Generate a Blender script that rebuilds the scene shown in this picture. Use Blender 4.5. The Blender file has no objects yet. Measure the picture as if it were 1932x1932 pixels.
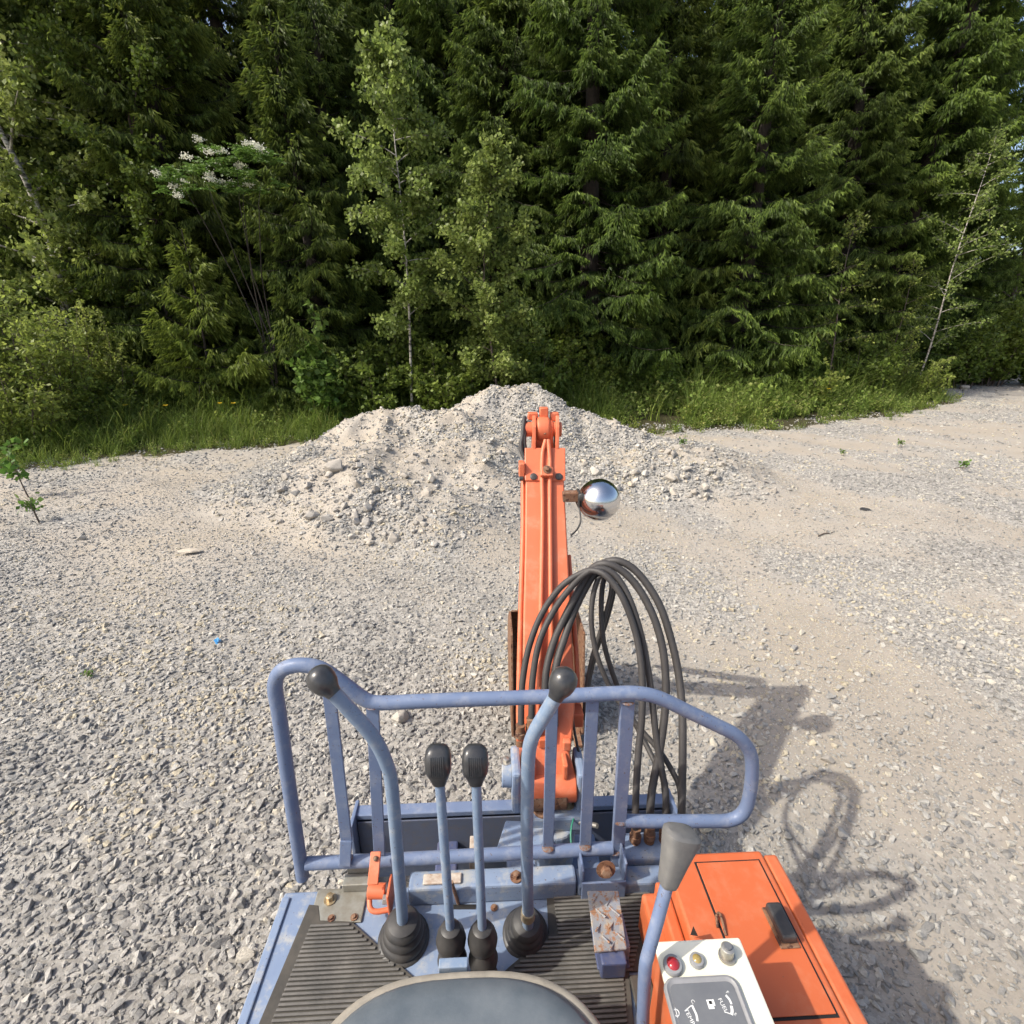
import bpy, bmesh, math, random
import numpy as np
from mathutils import Vector, Matrix

random.seed(7)
RNG = np.random.default_rng(7)
R = math.radians
scene = bpy.context.scene
COL = scene.collection

# ------------------------------------------------------------------ camera, world, sun, exposure
CAM_H, PITCH = 1.85, R(20.0)
cam_data = bpy.data.cameras.new('camera')
cam_data.sensor_width = 36.0
cam_data.lens = 18.0
cam_data.clip_start = 0.02
cam_data.clip_end = 2000.0
cam = bpy.data.objects.new('camera', cam_data)
cam.location = (0, 0, CAM_H)
cam.rotation_euler = (math.pi / 2 - PITCH, 0, 0)
COL.objects.link(cam)
scene.camera = cam

SUN_TO = Vector((-0.93, -0.32, 1.0)).normalized()      # towards the sun
world = bpy.data.worlds.new('World')
scene.world = world
world.use_nodes = True
wn = world.node_tree
wn.nodes.clear()
sky = wn.nodes.new('ShaderNodeTexSky')
sky.sky_type = 'NISHITA'
sky.sun_disc = False
sky.sun_elevation = math.asin(SUN_TO.z)
sky.sun_rotation = math.atan2(SUN_TO.x, SUN_TO.y)
sky.dust_density = 4.0
sky.ozone_density = 0.8
bg = wn.nodes.new('ShaderNodeBackground')
bg.inputs['Strength'].default_value = 0.15
wo = wn.nodes.new('ShaderNodeOutputWorld')
wn.links.new(sky.outputs[0], bg.inputs[0])
wn.links.new(bg.outputs[0], wo.inputs[0])

sun_data = bpy.data.lights.new('sun', 'SUN')
sun_data.energy = 3.0
sun_data.angle = R(0.8)
sun_data.color = (1.0, 0.95, 0.85)
sun = bpy.data.objects.new('sun', sun_data)
sun.rotation_euler = (-SUN_TO).to_track_quat('-Z', 'Y').to_euler()
sun.location = (-20, 5, 22)
COL.objects.link(sun)

scene.view_settings.view_transform = 'Standard'
scene.view_settings.look = 'None'
scene.view_settings.exposure = 0.72
scene.view_settings.gamma = 1.0
scene.view_settings.use_curve_mapping = False
scene.render.engine = 'CYCLES'
scene.cycles.max_bounces = 5
scene.cycles.diffuse_bounces = 2
scene.cycles.adaptive_threshold = 0.02
scene.cycles.transparent_max_bounces = 4

# ------------------------------------------------------------------ helpers
YAW = R(2.6)          # the machine stands turned a little to the left of the camera axis
CP, SP = math.cos(PITCH), math.sin(PITCH)

def ray(px, py):
    u = (px - 966.0) / 966.0
    v = (966.0 - py) / 966.0
    return Vector((u, CP + SP * v, -SP + CP * v))

def wat(px, py, y=None, z=None, s=None):
    """a place in the world: a direction seen from the seat and a distance"""
    d = ray(px, py)
    if s is None:
        s = y / d.y if y is not None else (z - CAM_H) / d.z
    return Vector((0, 0, CAM_H)) + d * s

def to_machine(p):
    c, s_ = math.cos(YAW), math.sin(YAW)
    return Vector((p.x * c + p.y * s_, -p.x * s_ + p.y * c, p.z))

def at(px, py, x=None, y=None, z=None, s=None):
    """the same in the machine's own frame (x right, y forward, z up)"""
    d = to_machine(ray(px, py))
    o = Vector((0, 0, CAM_H))
    if s is None:
        if x is not None: s = x / d.x
        elif y is not None: s = y / d.y
        else: s = (z - CAM_H) / d.z
    return o + d * s

def new_obj(name, me, mat=None, parent=None, bevel=0.0, smooth=None):
    ob = bpy.data.objects.new(name, me)
    COL.objects.link(ob)
    if mat is not None and len(me.materials) == 0:
        me.materials.append(mat)
    if parent is not None:
        ob.parent = parent
    if smooth is not None:
        me.shade_smooth()
        me.set_sharp_from_angle(angle=R(smooth))
    if bevel > 0:
        m = ob.modifiers.new('bevel', 'BEVEL')
        m.width = bevel
        m.segments = 2
        m.limit_method = 'ANGLE'
        m.angle_limit = R(35)
    return ob

def empty(name, loc=(0, 0, 0), rz=0.0):
    e = bpy.data.objects.new(name, None)
    e.empty_display_size = 0.2
    e.location = loc
    e.rotation_euler = (0, 0, rz)
    COL.objects.link(e)
    return e

def tag(o, label=None, cat=None, group=None, kind=None):
    if label: o['label'] = label
    if cat: o['category'] = cat
    if group: o['group'] = group
    if kind: o['kind'] = kind
    return o

def spline(pts, n=8):
    """Catmull-Rom through the points"""
    P = [Vector(p) for p in pts]
    P = [P[0] * 2 - P[1]] + P + [P[-1] * 2 - P[-2]]
    out = []
    for i in range(1, len(P) - 2):
        a, b, c, d = P[i - 1], P[i], P[i + 1], P[i + 2]
        for k in range(n):
            t = k / n
            out.append(0.5 * ((2 * b) + (c - a) * t + (2 * a - 5 * b + 4 * c - d) * t * t + (3 * b - a - 3 * c + d) * t ** 3))
    out.append(P[-2])
    return out

class MB:
    def __init__(self):
        self.v, self.f = [], []
    def add(self, vs, fs):
        o = len(self.v)
        self.v += [tuple(p) for p in vs]
        self.f += [tuple(i + o for i in f) for f in fs]
        return self
    def box(self, c, size, rot=None):
        x, y, z = [s / 2 for s in size]
        vs = [Vector(p) for p in ((-x, -y, -z), (x, -y, -z), (x, y, -z), (-x, y, -z), (-x, -y, z), (x, -y, z), (x, y, z), (-x, y, z))]
        if rot is not None:
            vs = [rot @ p for p in vs]
        vs = [p + Vector(c) for p in vs]
        return self.add(vs, [(3, 2, 1, 0), (4, 5, 6, 7), (0, 1, 5, 4), (1, 2, 6, 5), (2, 3, 7, 6), (3, 0, 4, 7)])
    def bb(self, a, b):
        a, b = Vector(a), Vector(b)
        lo = Vector([min(a[i], b[i]) for i in range(3)]); hi = Vector([max(a[i], b[i]) for i in range(3)])
        return self.box((lo + hi) / 2, hi - lo)
    def tube(self, path, r, n=12, caps=True, squash=1.0):
        P = [Vector(p) for p in path]
        rr = r if isinstance(r, (list, tuple)) else [r] * len(P)
        t0 = (P[1] - P[0]).normalized()
        ref = Vector((0, 0, 1)) if abs(t0.z) < 0.9 else Vector((1, 0, 0))
        nrm = t0.cross(ref).normalized()
        o = len(self.v)
        for i, p in enumerate(P):
            t = (P[min(i + 1, len(P) - 1)] - P[max(i - 1, 0)]).normalized()
            nrm = (nrm - t * nrm.dot(t)).normalized()
            b = t.cross(nrm)
            for k in range(n):
                a = 2 * math.pi * k / n
                self.v.append(tuple(p + (nrm * math.cos(a) + b * math.sin(a) * squash) * rr[i]))
        for i in range(len(P) - 1):
            for k in range(n):
                k2 = (k + 1) % n
                self.f.append((o + i * n + k, o + i * n + k2, o + (i + 1) * n + k2, o + (i + 1) * n + k))
        if caps:
            self.f.append(tuple(o + k for k in reversed(range(n))))
            self.f.append(tuple(o + (len(P) - 1) * n + k for k in range(n)))
        return self
    def lathe(self, c, axis, prof, n=20):
        """prof: (distance along the axis, radius)"""
        ax = Vector(axis).normalized()
        pts = [Vector(c) + ax * d for d, _ in prof]
        ref = Vector((0, 0, 1)) if abs(ax.z) < 0.9 else Vector((1, 0, 0))
        nrm = ax.cross(ref).normalized(); b = ax.cross(nrm)
        o = len(self.v)
        for p, (_, r) in zip(pts, prof):
            for k in range(n):
                a = 2 * math.pi * k / n
                self.v.append(tuple(p + (nrm * math.cos(a) + b * math.sin(a)) * max(r, 1e-5)))
        for i in range(len(prof) - 1):
            for k in range(n):
                k2 = (k + 1) % n
                self.f.append((o + i * n + k, o + i * n + k2, o + (i + 1) * n + k2, o + (i + 1) * n + k))
        self.f.append(tuple(o + k for k in reversed(range(n))))
        self.f.append(tuple(o + (len(prof) - 1) * n + k for k in range(n)))
        return self
    def cyl(self, a, b, r, n=16):
        a, b = Vector(a), Vector(b)
        return self.lathe(a, b - a, [(0, r), ((b - a).length, r)], n)
    def sphere(self, c, r, n=20, m=12, squash=(1, 1, 1)):
        o = len(self.v); c = Vector(c)
        for i in range(m + 1):
            th = math.pi * i / m
            for k in range(n):
                a = 2 * math.pi * k / n
                self.v.append((c.x + r * squash[0] * math.sin(th) * math.cos(a), c.y + r * squash[1] * math.sin(th) * math.sin(a), c.z + r * squash[2] * math.cos(th)))
        for i in range(m):
            for k in range(n):
                k2 = (k + 1) % n
                self.f.append((o + i * n + k, o + (i + 1) * n + k, o + (i + 1) * n + k2, o + i * n + k2))
        return self
    def prism(self, poly, z0, z1):
        """a polygon seen from above (counter-clockwise or not), extruded upwards"""
        n = len(poly)
        ar = sum(poly[i][0] * poly[(i + 1) % n][1] - poly[(i + 1) % n][0] * poly[i][1] for i in range(n))
        if ar < 0: poly = poly[::-1]
        vs = [(p[0], p[1], z0) for p in poly] + [(p[0], p[1], z1) for p in poly]
        fs = [tuple(reversed(range(n))), tuple(range(n, 2 * n))]
        fs += [(i, (i + 1) % n, n + (i + 1) % n, n + i) for i in range(n)]
        return self.add(vs, fs)
    def loft(self, rings):
        n = len(rings[0]); o = len(self.v)
        for r_ in rings: self.v += [tuple(p) for p in r_]
        for i in range(len(rings) - 1):
            for k in range(n):
                k2 = (k + 1) % n
                self.f.append((o + i * n + k, o + i * n + k2, o + (i + 1) * n + k2, o + (i + 1) * n + k))
        self.f.append(tuple(o + k for k in reversed(range(n))))
        self.f.append(tuple(o + (len(rings) - 1) * n + k for k in range(n)))
        return self
    def build(self, name, mat, parent=None, bevel=0.0, smooth=None, fix=True):
        me = bpy.data.meshes.new(name)
        me.from_pydata(self.v, [], self.f)
        me.update()
        if fix:
            bm = bmesh.new(); bm.from_mesh(me)
            bmesh.ops.recalc_face_normals(bm, faces=bm.faces)
            bm.to_mesh(me); bm.free()
        return new_obj(name, me, mat, parent, bevel, smooth)

# ------------------------------------------------------------------ materials
def mat_new(name):
    m = bpy.data.materials.new(name)
    m.use_nodes = True
    nt = m.node_tree
    b = nt.nodes['Principled BSDF']
    return m, nt, b

def N(nt, t, **kw):
    n = nt.nodes.new(t)
    for k, v in kw.items():
        setattr(n, k, v)
    return n

def noise(nt, scale, detail=4, rough=0.6, vec=None):
    n = N(nt, 'ShaderNodeTexNoise')
    n.inputs['Scale'].default_value = scale
    n.inputs['Detail'].default_value = detail
    n.inputs['Roughness'].default_value = rough
    if vec is not None: nt.links.new(vec, n.inputs['Vector'])
    return n

def ramp(nt, fac, stops):
    r = N(nt, 'ShaderNodeValToRGB')
    els = r.color_ramp.elements
    while len(els) < len(stops): els.new(0.5)
    for e, (p, c) in zip(els, stops):
        e.position = p
        e.color = (c[0], c[1], c[2], 1) if not isinstance(c, (int, float)) else (c, c, c, 1)
    nt.links.new(fac, r.inputs['Fac'])
    return r

def mix(nt, fac, a, b, mode='MIX'):
    m = N(nt, 'ShaderNodeMix', data_type='RGBA', blend_type=mode)
    for sock, val in ((m.inputs['Factor'], fac), (m.inputs[6], a), (m.inputs[7], b)):
        if hasattr(val, 'is_output'): nt.links.new(val, sock)
        elif isinstance(val, (int, float)): sock.default_value = val
        else: sock.default_value = (val[0], val[1], val[2], 1)
    return m.outputs[2]

def bump(nt, b, height, strength=0.3, dist=0.002):
    bp = N(nt, 'ShaderNodeBump')
    bp.inputs['Strength'].default_value = strength
    bp.inputs['Distance'].default_value = dist
    nt.links.new(height, bp.inputs['Height'])
    nt.links.new(bp.outputs[0], b.inputs['Normal'])

def paint(name, col, fade, rust=(0.13, 0.055, 0.025), rust_at=0.66, dirt=0.35, dirt_col=(0.25, 0.2, 0.15), rough=0.42, scale=9.0, chips=0.665):
    """worn machine paint: faded patches, dust, small rust chips"""
    m, nt, b = mat_new(name)
    tc = N(nt, 'ShaderNodeTexCoord').outputs['Object']
    n1 = noise(nt, scale, 5, 0.62, tc)
    f1 = ramp(nt, n1.outputs['Fac'], [(0.3, 0.15), (0.75, 0.75)])
    c = mix(nt, f1.outputs[0], col, fade)
    n2 = noise(nt, scale * 3.1, 6, 0.7, tc)
    f2 = ramp(nt, n2.outputs['Fac'], [(0.50, 0.0), (0.66, dirt)])
    c = mix(nt, f2.outputs[0], c, dirt_col)
    n3 = noise(nt, scale * 5.0, 7, 0.72, tc)
    f3 = ramp(nt, n3.outputs['Fac'], [(rust_at, 0.0), (rust_at + 0.03, 1.0)])
    c = mix(nt, f3.outputs[0], c, rust)
    n4 = noise(nt, 160, 3, 0.6, tc)
    f4 = ramp(nt, n4.outputs['Fac'], [(chips, 0.0), (chips + 0.02, 0.8)])
    c = mix(nt, f4.outputs[0], c, (0.1, 0.07, 0.06))
    nt.links.new(c, b.inputs['Base Color'])
    rr = ramp(nt, n2.outputs['Fac'], [(0.3, rough - 0.08), (0.75, rough + 0.25)])
    nt.links.new(rr.outputs[0], b.inputs['Roughness'])
    b.inputs['Specular IOR Level'].default_value = 0.4
    bump(nt, b, n3.outputs['Fac'], 0.12, 0.002)
    return m

def plain(name, col, col2=None, rough=0.6, metal=0.0, scale=20.0, spec=0.4, bump_s=0.15, bump_scale=120):
    m, nt, b = mat_new(name)
    tc = N(nt, 'ShaderNodeTexCoord').outputs['Object']
    n1 = noise(nt, scale, 6, 0.65, tc)
    f = ramp(nt, n1.outputs['Fac'], [(0.35, 0.0), (0.7, 1.0)])
    c = mix(nt, f.outputs[0], col, col2 or tuple(x * 0.75 for x in col))
    nt.links.new(c, b.inputs['Base Color'])
    b.inputs['Roughness'].default_value = rough
    b.inputs['Metallic'].default_value = metal
    b.inputs['Specular IOR Level'].default_value = spec
    n2 = noise(nt, bump_scale, 3, 0.6, tc)
    bump(nt, b, n2.outputs['Fac'], bump_s, 0.001)
    return m

BLUE = paint('blue_paint', (0.11, 0.148, 0.245), (0.155, 0.20, 0.30), rust_at=0.665, dirt=0.38, dirt_col=(0.30, 0.31, 0.34))
BLUE_FLOOR = paint('blue_floor_paint', (0.14, 0.19, 0.295), (0.24, 0.30, 0.40), rust_at=0.69, dirt=0.75, dirt_col=(0.38, 0.37, 0.33), rough=0.55, scale=7)
BLUE_LEVER = paint('blue_lever_paint', (0.14, 0.195, 0.285), (0.21, 0.275, 0.365), rust_at=0.665, dirt=0.5, dirt_col=(0.34, 0.35, 0.36), scale=14)
NAVY = paint('navy_paint', (0.05, 0.065, 0.14), (0.075, 0.09, 0.17), dirt=0.3, dirt_col=(0.2, 0.18, 0.16))
ORANGE = paint('orange_paint', (0.47, 0.10, 0.032), (0.51, 0.13, 0.05), rust=(0.2, 0.07, 0.03), rust_at=0.72, dirt=0.32, dirt_col=(0.50, 0.22, 0.12), rough=0.40, scale=4, chips=0.74)
ORANGE_BOOM = paint('orange_boom_paint', (0.57, 0.128, 0.052), (0.60, 0.16, 0.078), rust=(0.3, 0.08, 0.04), rust_at=0.73, dirt=0.38, dirt_col=(0.58, 0.28, 0.18), rough=0.42, scale=5, chips=0.74)
RUSTY = paint('rusty_steel', (0.16, 0.075, 0.04), (0.22, 0.12, 0.07), rust=(0.07, 0.03, 0.02), rust_at=0.55, dirt=0.5, dirt_col=(0.3, 0.25, 0.18), rough=0.7, scale=14)
STEEL = plain('bare_steel', (0.42, 0.41, 0.38), (0.27, 0.24, 0.2), rough=0.42, metal=0.7, scale=30)
BRASS = plain('yellow_zinc_bolt', (0.5, 0.44, 0.3), (0.3, 0.2, 0.1), rough=0.4, metal=0.6, scale=40)
RUBBER = plain('black_rubber', (0.028, 0.028, 0.029), (0.06, 0.056, 0.052), rough=0.45, scale=25, spec=0.4)
HOSE = plain('hose_rubber', (0.04, 0.037, 0.036), (0.062, 0.057, 0.054), rough=0.55, scale=10, spec=0.35)
KNOB = plain('knob_plastic', (0.024, 0.025, 0.028), (0.05, 0.05, 0.05), rough=0.28, scale=45, spec=0.5, bump_s=0.25, bump_scale=200)
GREYKNOB = plain('grey_knob_plastic', (0.10, 0.10, 0.10), (0.16, 0.155, 0.145), rough=0.6, scale=22)
MAT_RIB = plain('dusty_mat_rib', (0.085, 0.082, 0.077), (0.16, 0.15, 0.135), rough=0.75, scale=14, spec=0.3, bump_s=0.3)
MAT_RUBBER = plain('floor_mat_rubber', (0.045, 0.042, 0.038), (0.09, 0.08, 0.066), rough=0.7, scale=12, spec=0.3, bump_s=0.3)
VINYL = plain('seat_vinyl', (0.075, 0.092, 0.108), (0.125, 0.142, 0.155), rough=0.48, scale=11, spec=0.45, bump_s=0.25, bump_scale=260)
PIPING = plain('seat_piping', (0.30, 0.27, 0.22), (0.2, 0.18, 0.15), rough=0.6, scale=30)
CREAM = plain('cream_panel_paint', (0.74, 0.72, 0.60), (0.62, 0.6, 0.46), rough=0.4, scale=9)
GAUGE = plain('gauge_face', (0.12, 0.125, 0.135), (0.16, 0.165, 0.17), rough=0.35, scale=12)
GAUGE_RIM = plain('gauge_rim', (0.26, 0.26, 0.27), (0.2, 0.2, 0.2), rough=0.45)
WHITE = plain('white_print', (0.75, 0.75, 0.73), rough=0.5)
DARK = plain('dark_gap', (0.015, 0.014, 0.014), rough=0.8)
GREEN_WIRE = plain('green_wire', (0.03, 0.2, 0.13), rough=0.5)
CHROME = plain('chrome', (0.66, 0.66, 0.67), (0.52, 0.52, 0.53), rough=0.17, metal=1.0, scale=6, bump_s=0.03, bump_scale=20)
GALV = plain('dirty_galvanised', (0.30, 0.30, 0.27), (0.2, 0.18, 0.14), rough=0.5, metal=0.35, scale=25)
BLUE_SHADED = paint('shaded_blue_paint', (0.065, 0.08, 0.125), (0.09, 0.105, 0.155), dirt=0.5, dirt_col=(0.12, 0.105, 0.085), rough=0.7)  # blue darkened to hold the blade's shade in its colour, plus dirt patches
LABELPLATE = plain('worn_label', (0.5, 0.45, 0.38), (0.3, 0.2, 0.14), rough=0.6, scale=60)

def lens_mat(name, col):
    m, nt, b = mat_new(name)
    n1 = noise(nt, 60, 2, 0.5)
    c = mix(nt, n1.outputs['Fac'], col, tuple(x * 0.7 for x in col))
    nt.links.new(c, b.inputs['Base Color'])
    b.inputs['Roughness'].default_value = 0.15
    b.inputs['Coat Weight'].default_value = 0.6
    return m
RED_LENS = lens_mat('red_lens', (0.36, 0.02, 0.025))
AMBER_LENS = lens_mat('amber_lens', (0.34, 0.25, 0.08))

def stone_mat(name, lo, mid, hi, warm, rough=0.85, instancer=True):
    m, nt, b = mat_new(name)
    if instancer:
        a = N(nt, 'ShaderNodeAttribute', attribute_type='INSTANCER', attribute_name='tone').outputs['Fac']
    else:
        a = N(nt, 'ShaderNodeObjectInfo').outputs['Random']
    r = ramp(nt, a, [(0.0, lo), (0.45, mid), (0.82, hi), (1.0, warm)])
    tc = N(nt, 'ShaderNodeTexCoord').outputs['Object']
    n1 = noise(nt, 1.6 if instancer else 14.0, 6, 0.7, tc)
    f = ramp(nt, n1.outputs['Fac'], [(0.3, 0.72), (0.75, 1.15)])
    c = mix(nt, 1.0, r.outputs[0], f.outputs[0], 'MULTIPLY')
    nt.links.new(c, b.inputs['Base Color'])
    b.inputs['Roughness'].default_value = rough
    b.inputs['Specular IOR Level'].default_value = 0.25
    n2 = noise(nt, 5.0 if instancer else 60.0, 5, 0.7, tc)
    bump(nt, b, n2.outputs['Fac'], 0.5, 0.15 if instancer else 0.004)
    return m
STONE = stone_mat('gravel_stone', (0.27, 0.262, 0.247), (0.42, 0.402, 0.37), (0.57, 0.54, 0.485), (0.57, 0.50, 0.37))
ROCK = stone_mat('rock', (0.33, 0.30, 0.26), (0.42, 0.385, 0.335), (0.50, 0.46, 0.40), (0.48, 0.41, 0.32), instancer=False)

def leaf_mat(name, dark, light, fresh, trans=0.3, rough=0.55):
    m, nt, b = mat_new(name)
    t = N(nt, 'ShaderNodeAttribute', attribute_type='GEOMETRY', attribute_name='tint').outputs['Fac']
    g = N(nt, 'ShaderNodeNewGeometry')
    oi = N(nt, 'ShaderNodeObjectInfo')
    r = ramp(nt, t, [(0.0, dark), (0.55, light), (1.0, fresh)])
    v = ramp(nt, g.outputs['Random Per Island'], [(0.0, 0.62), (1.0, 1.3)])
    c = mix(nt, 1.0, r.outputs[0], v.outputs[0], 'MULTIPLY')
    v2 = ramp(nt, oi.outputs['Random'], [(0.0, (0.85, 0.92, 0.8)), (0.5, (1.0, 1.0, 1.0)), (1.0, (1.14, 1.04, 0.95))])
    c = mix(nt, 1.0, c, v2.outputs[0], 'MULTIPLY')
    nt.links.new(c, b.inputs['Base Color'])
    b.inputs['Roughness'].default_value = rough
    b.inputs['Specular IOR Level'].default_value = 0.3
    tr = N(nt, 'ShaderNodeBsdfTranslucent')
    nt.links.new(c, tr.inputs['Color'])
    ms = N(nt, 'ShaderNodeMixShader')
    ms.inputs[0].default_value = trans
    nt.links.new(b.outputs[0], ms.inputs[1])
    nt.links.new(tr.outputs[0], ms.inputs[2])
    nt.links.new(ms.outputs[0], nt.nodes['Material Output'].inputs['Surface'])
    return m
SPRUCE = leaf_mat('spruce_needles', (0.022, 0.036, 0.009), (0.098, 0.148, 0.026), (0.20, 0.262, 0.05), 0.34)  # young tips paler; inner shoots darkened further to paint shade between boughs
SPRUCE_YOUNG = leaf_mat('young_spruce_needles', (0.08, 0.11, 0.018), (0.175, 0.225, 0.035), (0.26, 0.31, 0.055), 0.38)
BIRCH = leaf_mat('birch_leaves', (0.10, 0.145, 0.03), (0.22, 0.285, 0.07), (0.33, 0.39, 0.12), 0.5, 0.45)
WILLOW = leaf_mat('willow_leaves', (0.12, 0.16, 0.028), (0.225, 0.275, 0.055), (0.32, 0.36, 0.09), 0.5, 0.5)
SHRUB = leaf_mat('shrub_leaves', (0.06, 0.095, 0.016), (0.12, 0.175, 0.028), (0.19, 0.25, 0.05), 0.42, 0.5)
MAPLE = leaf_mat('bright_shrub_leaves', (0.06, 0.13, 0.025), (0.10, 0.19, 0.035), (0.16, 0.25, 0.06), 0.4, 0.5)
GRASS = leaf_mat('grass_blades', (0.12, 0.18, 0.035), (0.22, 0.30, 0.06), (0.36, 0.37, 0.14), 0.5, 0.6)
FLOWER_W = leaf_mat('white_blossom', (0.7, 0.7, 0.58), (0.78, 0.78, 0.66), (0.85, 0.85, 0.75), 0.3)
BARK = plain('spruce_bark', (0.05, 0.04, 0.032), (0.028, 0.022, 0.018), rough=0.9, scale=18, bump_s=0.6, bump_scale=40)
TWIG = plain('twig_bark', (0.13, 0.10, 0.08), (0.07, 0.055, 0.045), rough=0.9, scale=12)

def birch_bark():
    m, nt, b = mat_new('birch_bark')
    tc = N(nt, 'ShaderNodeTexCoord').outputs['Object']
    mp = N(nt, 'ShaderNodeMapping')
    mp.inputs['Scale'].default_value = (6, 6, 22)
    nt.links.new(tc, mp.inputs['Vector'])
    n1 = noise(nt, 1.0, 5, 0.65, mp.outputs[0])
    r = ramp(nt, n1.outputs['Fac'], [(0.40, (0.05, 0.045, 0.04)), (0.50, (0.36, 0.33, 0.28)), (0.8, (0.52, 0.49, 0.42))])
    nt.links.new(r.outputs[0], b.inputs['Base Color'])
    b.inputs['Roughness'].default_value = 0.8
    return m
BIRCH_BARK = birch_bark()

# ------------------------------------------------------------------ the ground: one sheet with the yard, the mound and the forest floor
_tab = np.random.default_rng(11).random((256, 256))
def vnoise(x, y, scale, seed=0):
    x = np.asarray(x, float) * scale + seed * 17.13 + 500.0
    y = np.asarray(y, float) * scale + seed * 9.71 + 500.0
    xi, yi = np.floor(x).astype(int), np.floor(y).astype(int)
    fx, fy = x - xi, y - yi
    fx, fy = fx * fx * (3 - 2 * fx), fy * fy * (3 - 2 * fy)
    g = lambda a, b: _tab[a % 256, b % 256]
    return (g(xi, yi) * (1 - fx) + g(xi + 1, yi) * fx) * (1 - fy) + (g(xi, yi + 1) * (1 - fx) + g(xi + 1, yi + 1) * fx) * fy
def fbm(x, y, scale, seed=0, oct=4):
    s, a, t = 0.0, 0.5, 0.0
    for o in range(oct):
        s = s + a * vnoise(x, y, scale * 2 ** o, seed + o); t += a; a *= 0.5
    return s / t

EDGE = np.array([(-60, -6), (-20, 3.4), (-12, 5.2), (-6.9, 6.9), (-4.9, 8.1), (-3.2, 8.9), (0, 9.6), (2.8, 9.35), (5.6, 10.15), (8.0, 11.2), (10.6, 12.9), (15, 18.5), (23.5, 27.5), (45, 46.0), (90, 80)])
def edge_y(x):
    return np.interp(x, EDGE[:, 0], EDGE[:, 1])
def beyond(x, y):
    """how far behind the gravel's edge (metres, negative on the yard), ragged"""
    x = np.asarray(x, float); y = np.asarray(y, float)
    return (y - edge_y(x)) * 0.87 + (fbm(x, y, 0.9, 3) - 0.5) * 1.1 + (fbm(x, y, 4.0, 5, 2) - 0.5) * 0.35

def ridge(x, y, a, b, h0, h1, w, p=1.25):
    ax, ay = a; bx, by = b
    dx, dy = bx - ax, by - ay
    t = np.clip(((x - ax) * dx + (y - ay) * dy) / (dx * dx + dy * dy + 1e-9), 0, 1)
    d = np.hypot(x - ax - t * dx, y - ay - t * dy)
    return (h0 + (h1 - h0) * t) * np.clip(1 - (d / w), 0, 1) ** p
def mound(x, y):
    x = np.asarray(x, float); y = np.asarray(y, float)
    wx = x + (fbm(x, y, 1.1, 21) - 0.5) * 0.5
    wy = y + (fbm(x, y, 1.1, 27) - 0.5) * 0.5
    parts = [ridge(wx, wy, (-2.05, 7.15), (-0.7, 7.0), 0.76, 0.82, 1.5, 1.2),
             ridge(wx, wy, (-0.35, 8.0), (0.35, 7.9), 1.04, 1.0, 1.75, 1.2),
             ridge(wx, wy, (0.5, 7.7), (2.3, 7.05), 0.62, 0.40, 1.25, 1.15),
             ridge(wx, wy, (2.0, 6.6), (2.6, 6.2), 0.34, 0.26, 0.9, 1.1),
             ridge(wx, wy, (-2.0, 6.0), (-0.4, 6.1), 0.42, 0.50, 1.5, 1.1),
             ridge(wx, wy, (-1.5, 5.0), (-0.7, 4.8), 0.30, 0.26, 1.0, 1.1),
             ridge(wx, wy, (0.9, 6.4), (1.6, 6.2), 0.30, 0.30, 1.0, 1.1)]
    k = 9.0
    s = sum(np.exp(k * p) for p in parts) - (len(parts) - 1)
    h = np.log(np.maximum(s, 1.0)) / k
    rough = (fbm(x, y, 3.0, 31, 3) - 0.5) * 0.22 + (fbm(x, y, 9.0, 35, 2) - 0.5) * 0.08
    return h + rough * np.clip(h * 3.0, 0, 1)
def gh(x, y):
    x = np.asarray(x, float); y = np.asarray(y, float)
    base = (fbm(x, y, 0.35, 41, 3) - 0.5) * 0.10 + (fbm(x, y, 2.2, 44, 3) - 0.5) * 0.045
    near = np.clip((np.hypot(x, y) - 0.5) / 2.5, 0, 1)
    b = np.clip(beyond(x, y), 0, 8)
    return base * near + mound(x, y) + b * 0.035 * (1 + 0.0 * b)

def sandiness(x, y):
    """0 = clean stones, 1 = packed sand; wheel-track shaped on the right"""
    x = np.asarray(x, float); y = np.asarray(y, float)
    n = fbm(x, y, 0.8, 51, 4)
    # curved tracks on the right: rings about a far turning centre
    r = np.hypot(x + 3.5, y - 1.0) + (fbm(x, y, 0.5, 57) - 0.5) * 0.9
    tr = 0.5 + 0.5 * np.sin(r * 4.4 + 0.6)
    side = np.clip((x * 0.8 + 0.22 * (y - 2.0) + 0.2) / 1.8, 0, 1)
    left = 0.10 + 0.45 * np.clip((y - 2.4) / 2.0, 0, 1)
    s = (1 - side) * (left * 1.5 * np.clip((n - 0.28) * 3.2, 0, 1)) + side * np.clip(0.10 + 0.85 * tr * np.clip(n * 2.2 - 0.3, 0, 1.2) + (n - 0.45) * 1.8, 0, 1)
    m = np.clip(mound(x, y) * 4, 0, 1)
    ms = np.clip((fbm(x, y, 1.6, 63, 3) - 0.36 + 0.25 * np.exp(-((x + 1.9) ** 2 + (y - 6.7) ** 2) / 0.7)) * 4.0, 0, 1) * 0.92
    return np.clip(s * (1 - m) + ms * m, 0, 1)

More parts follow.
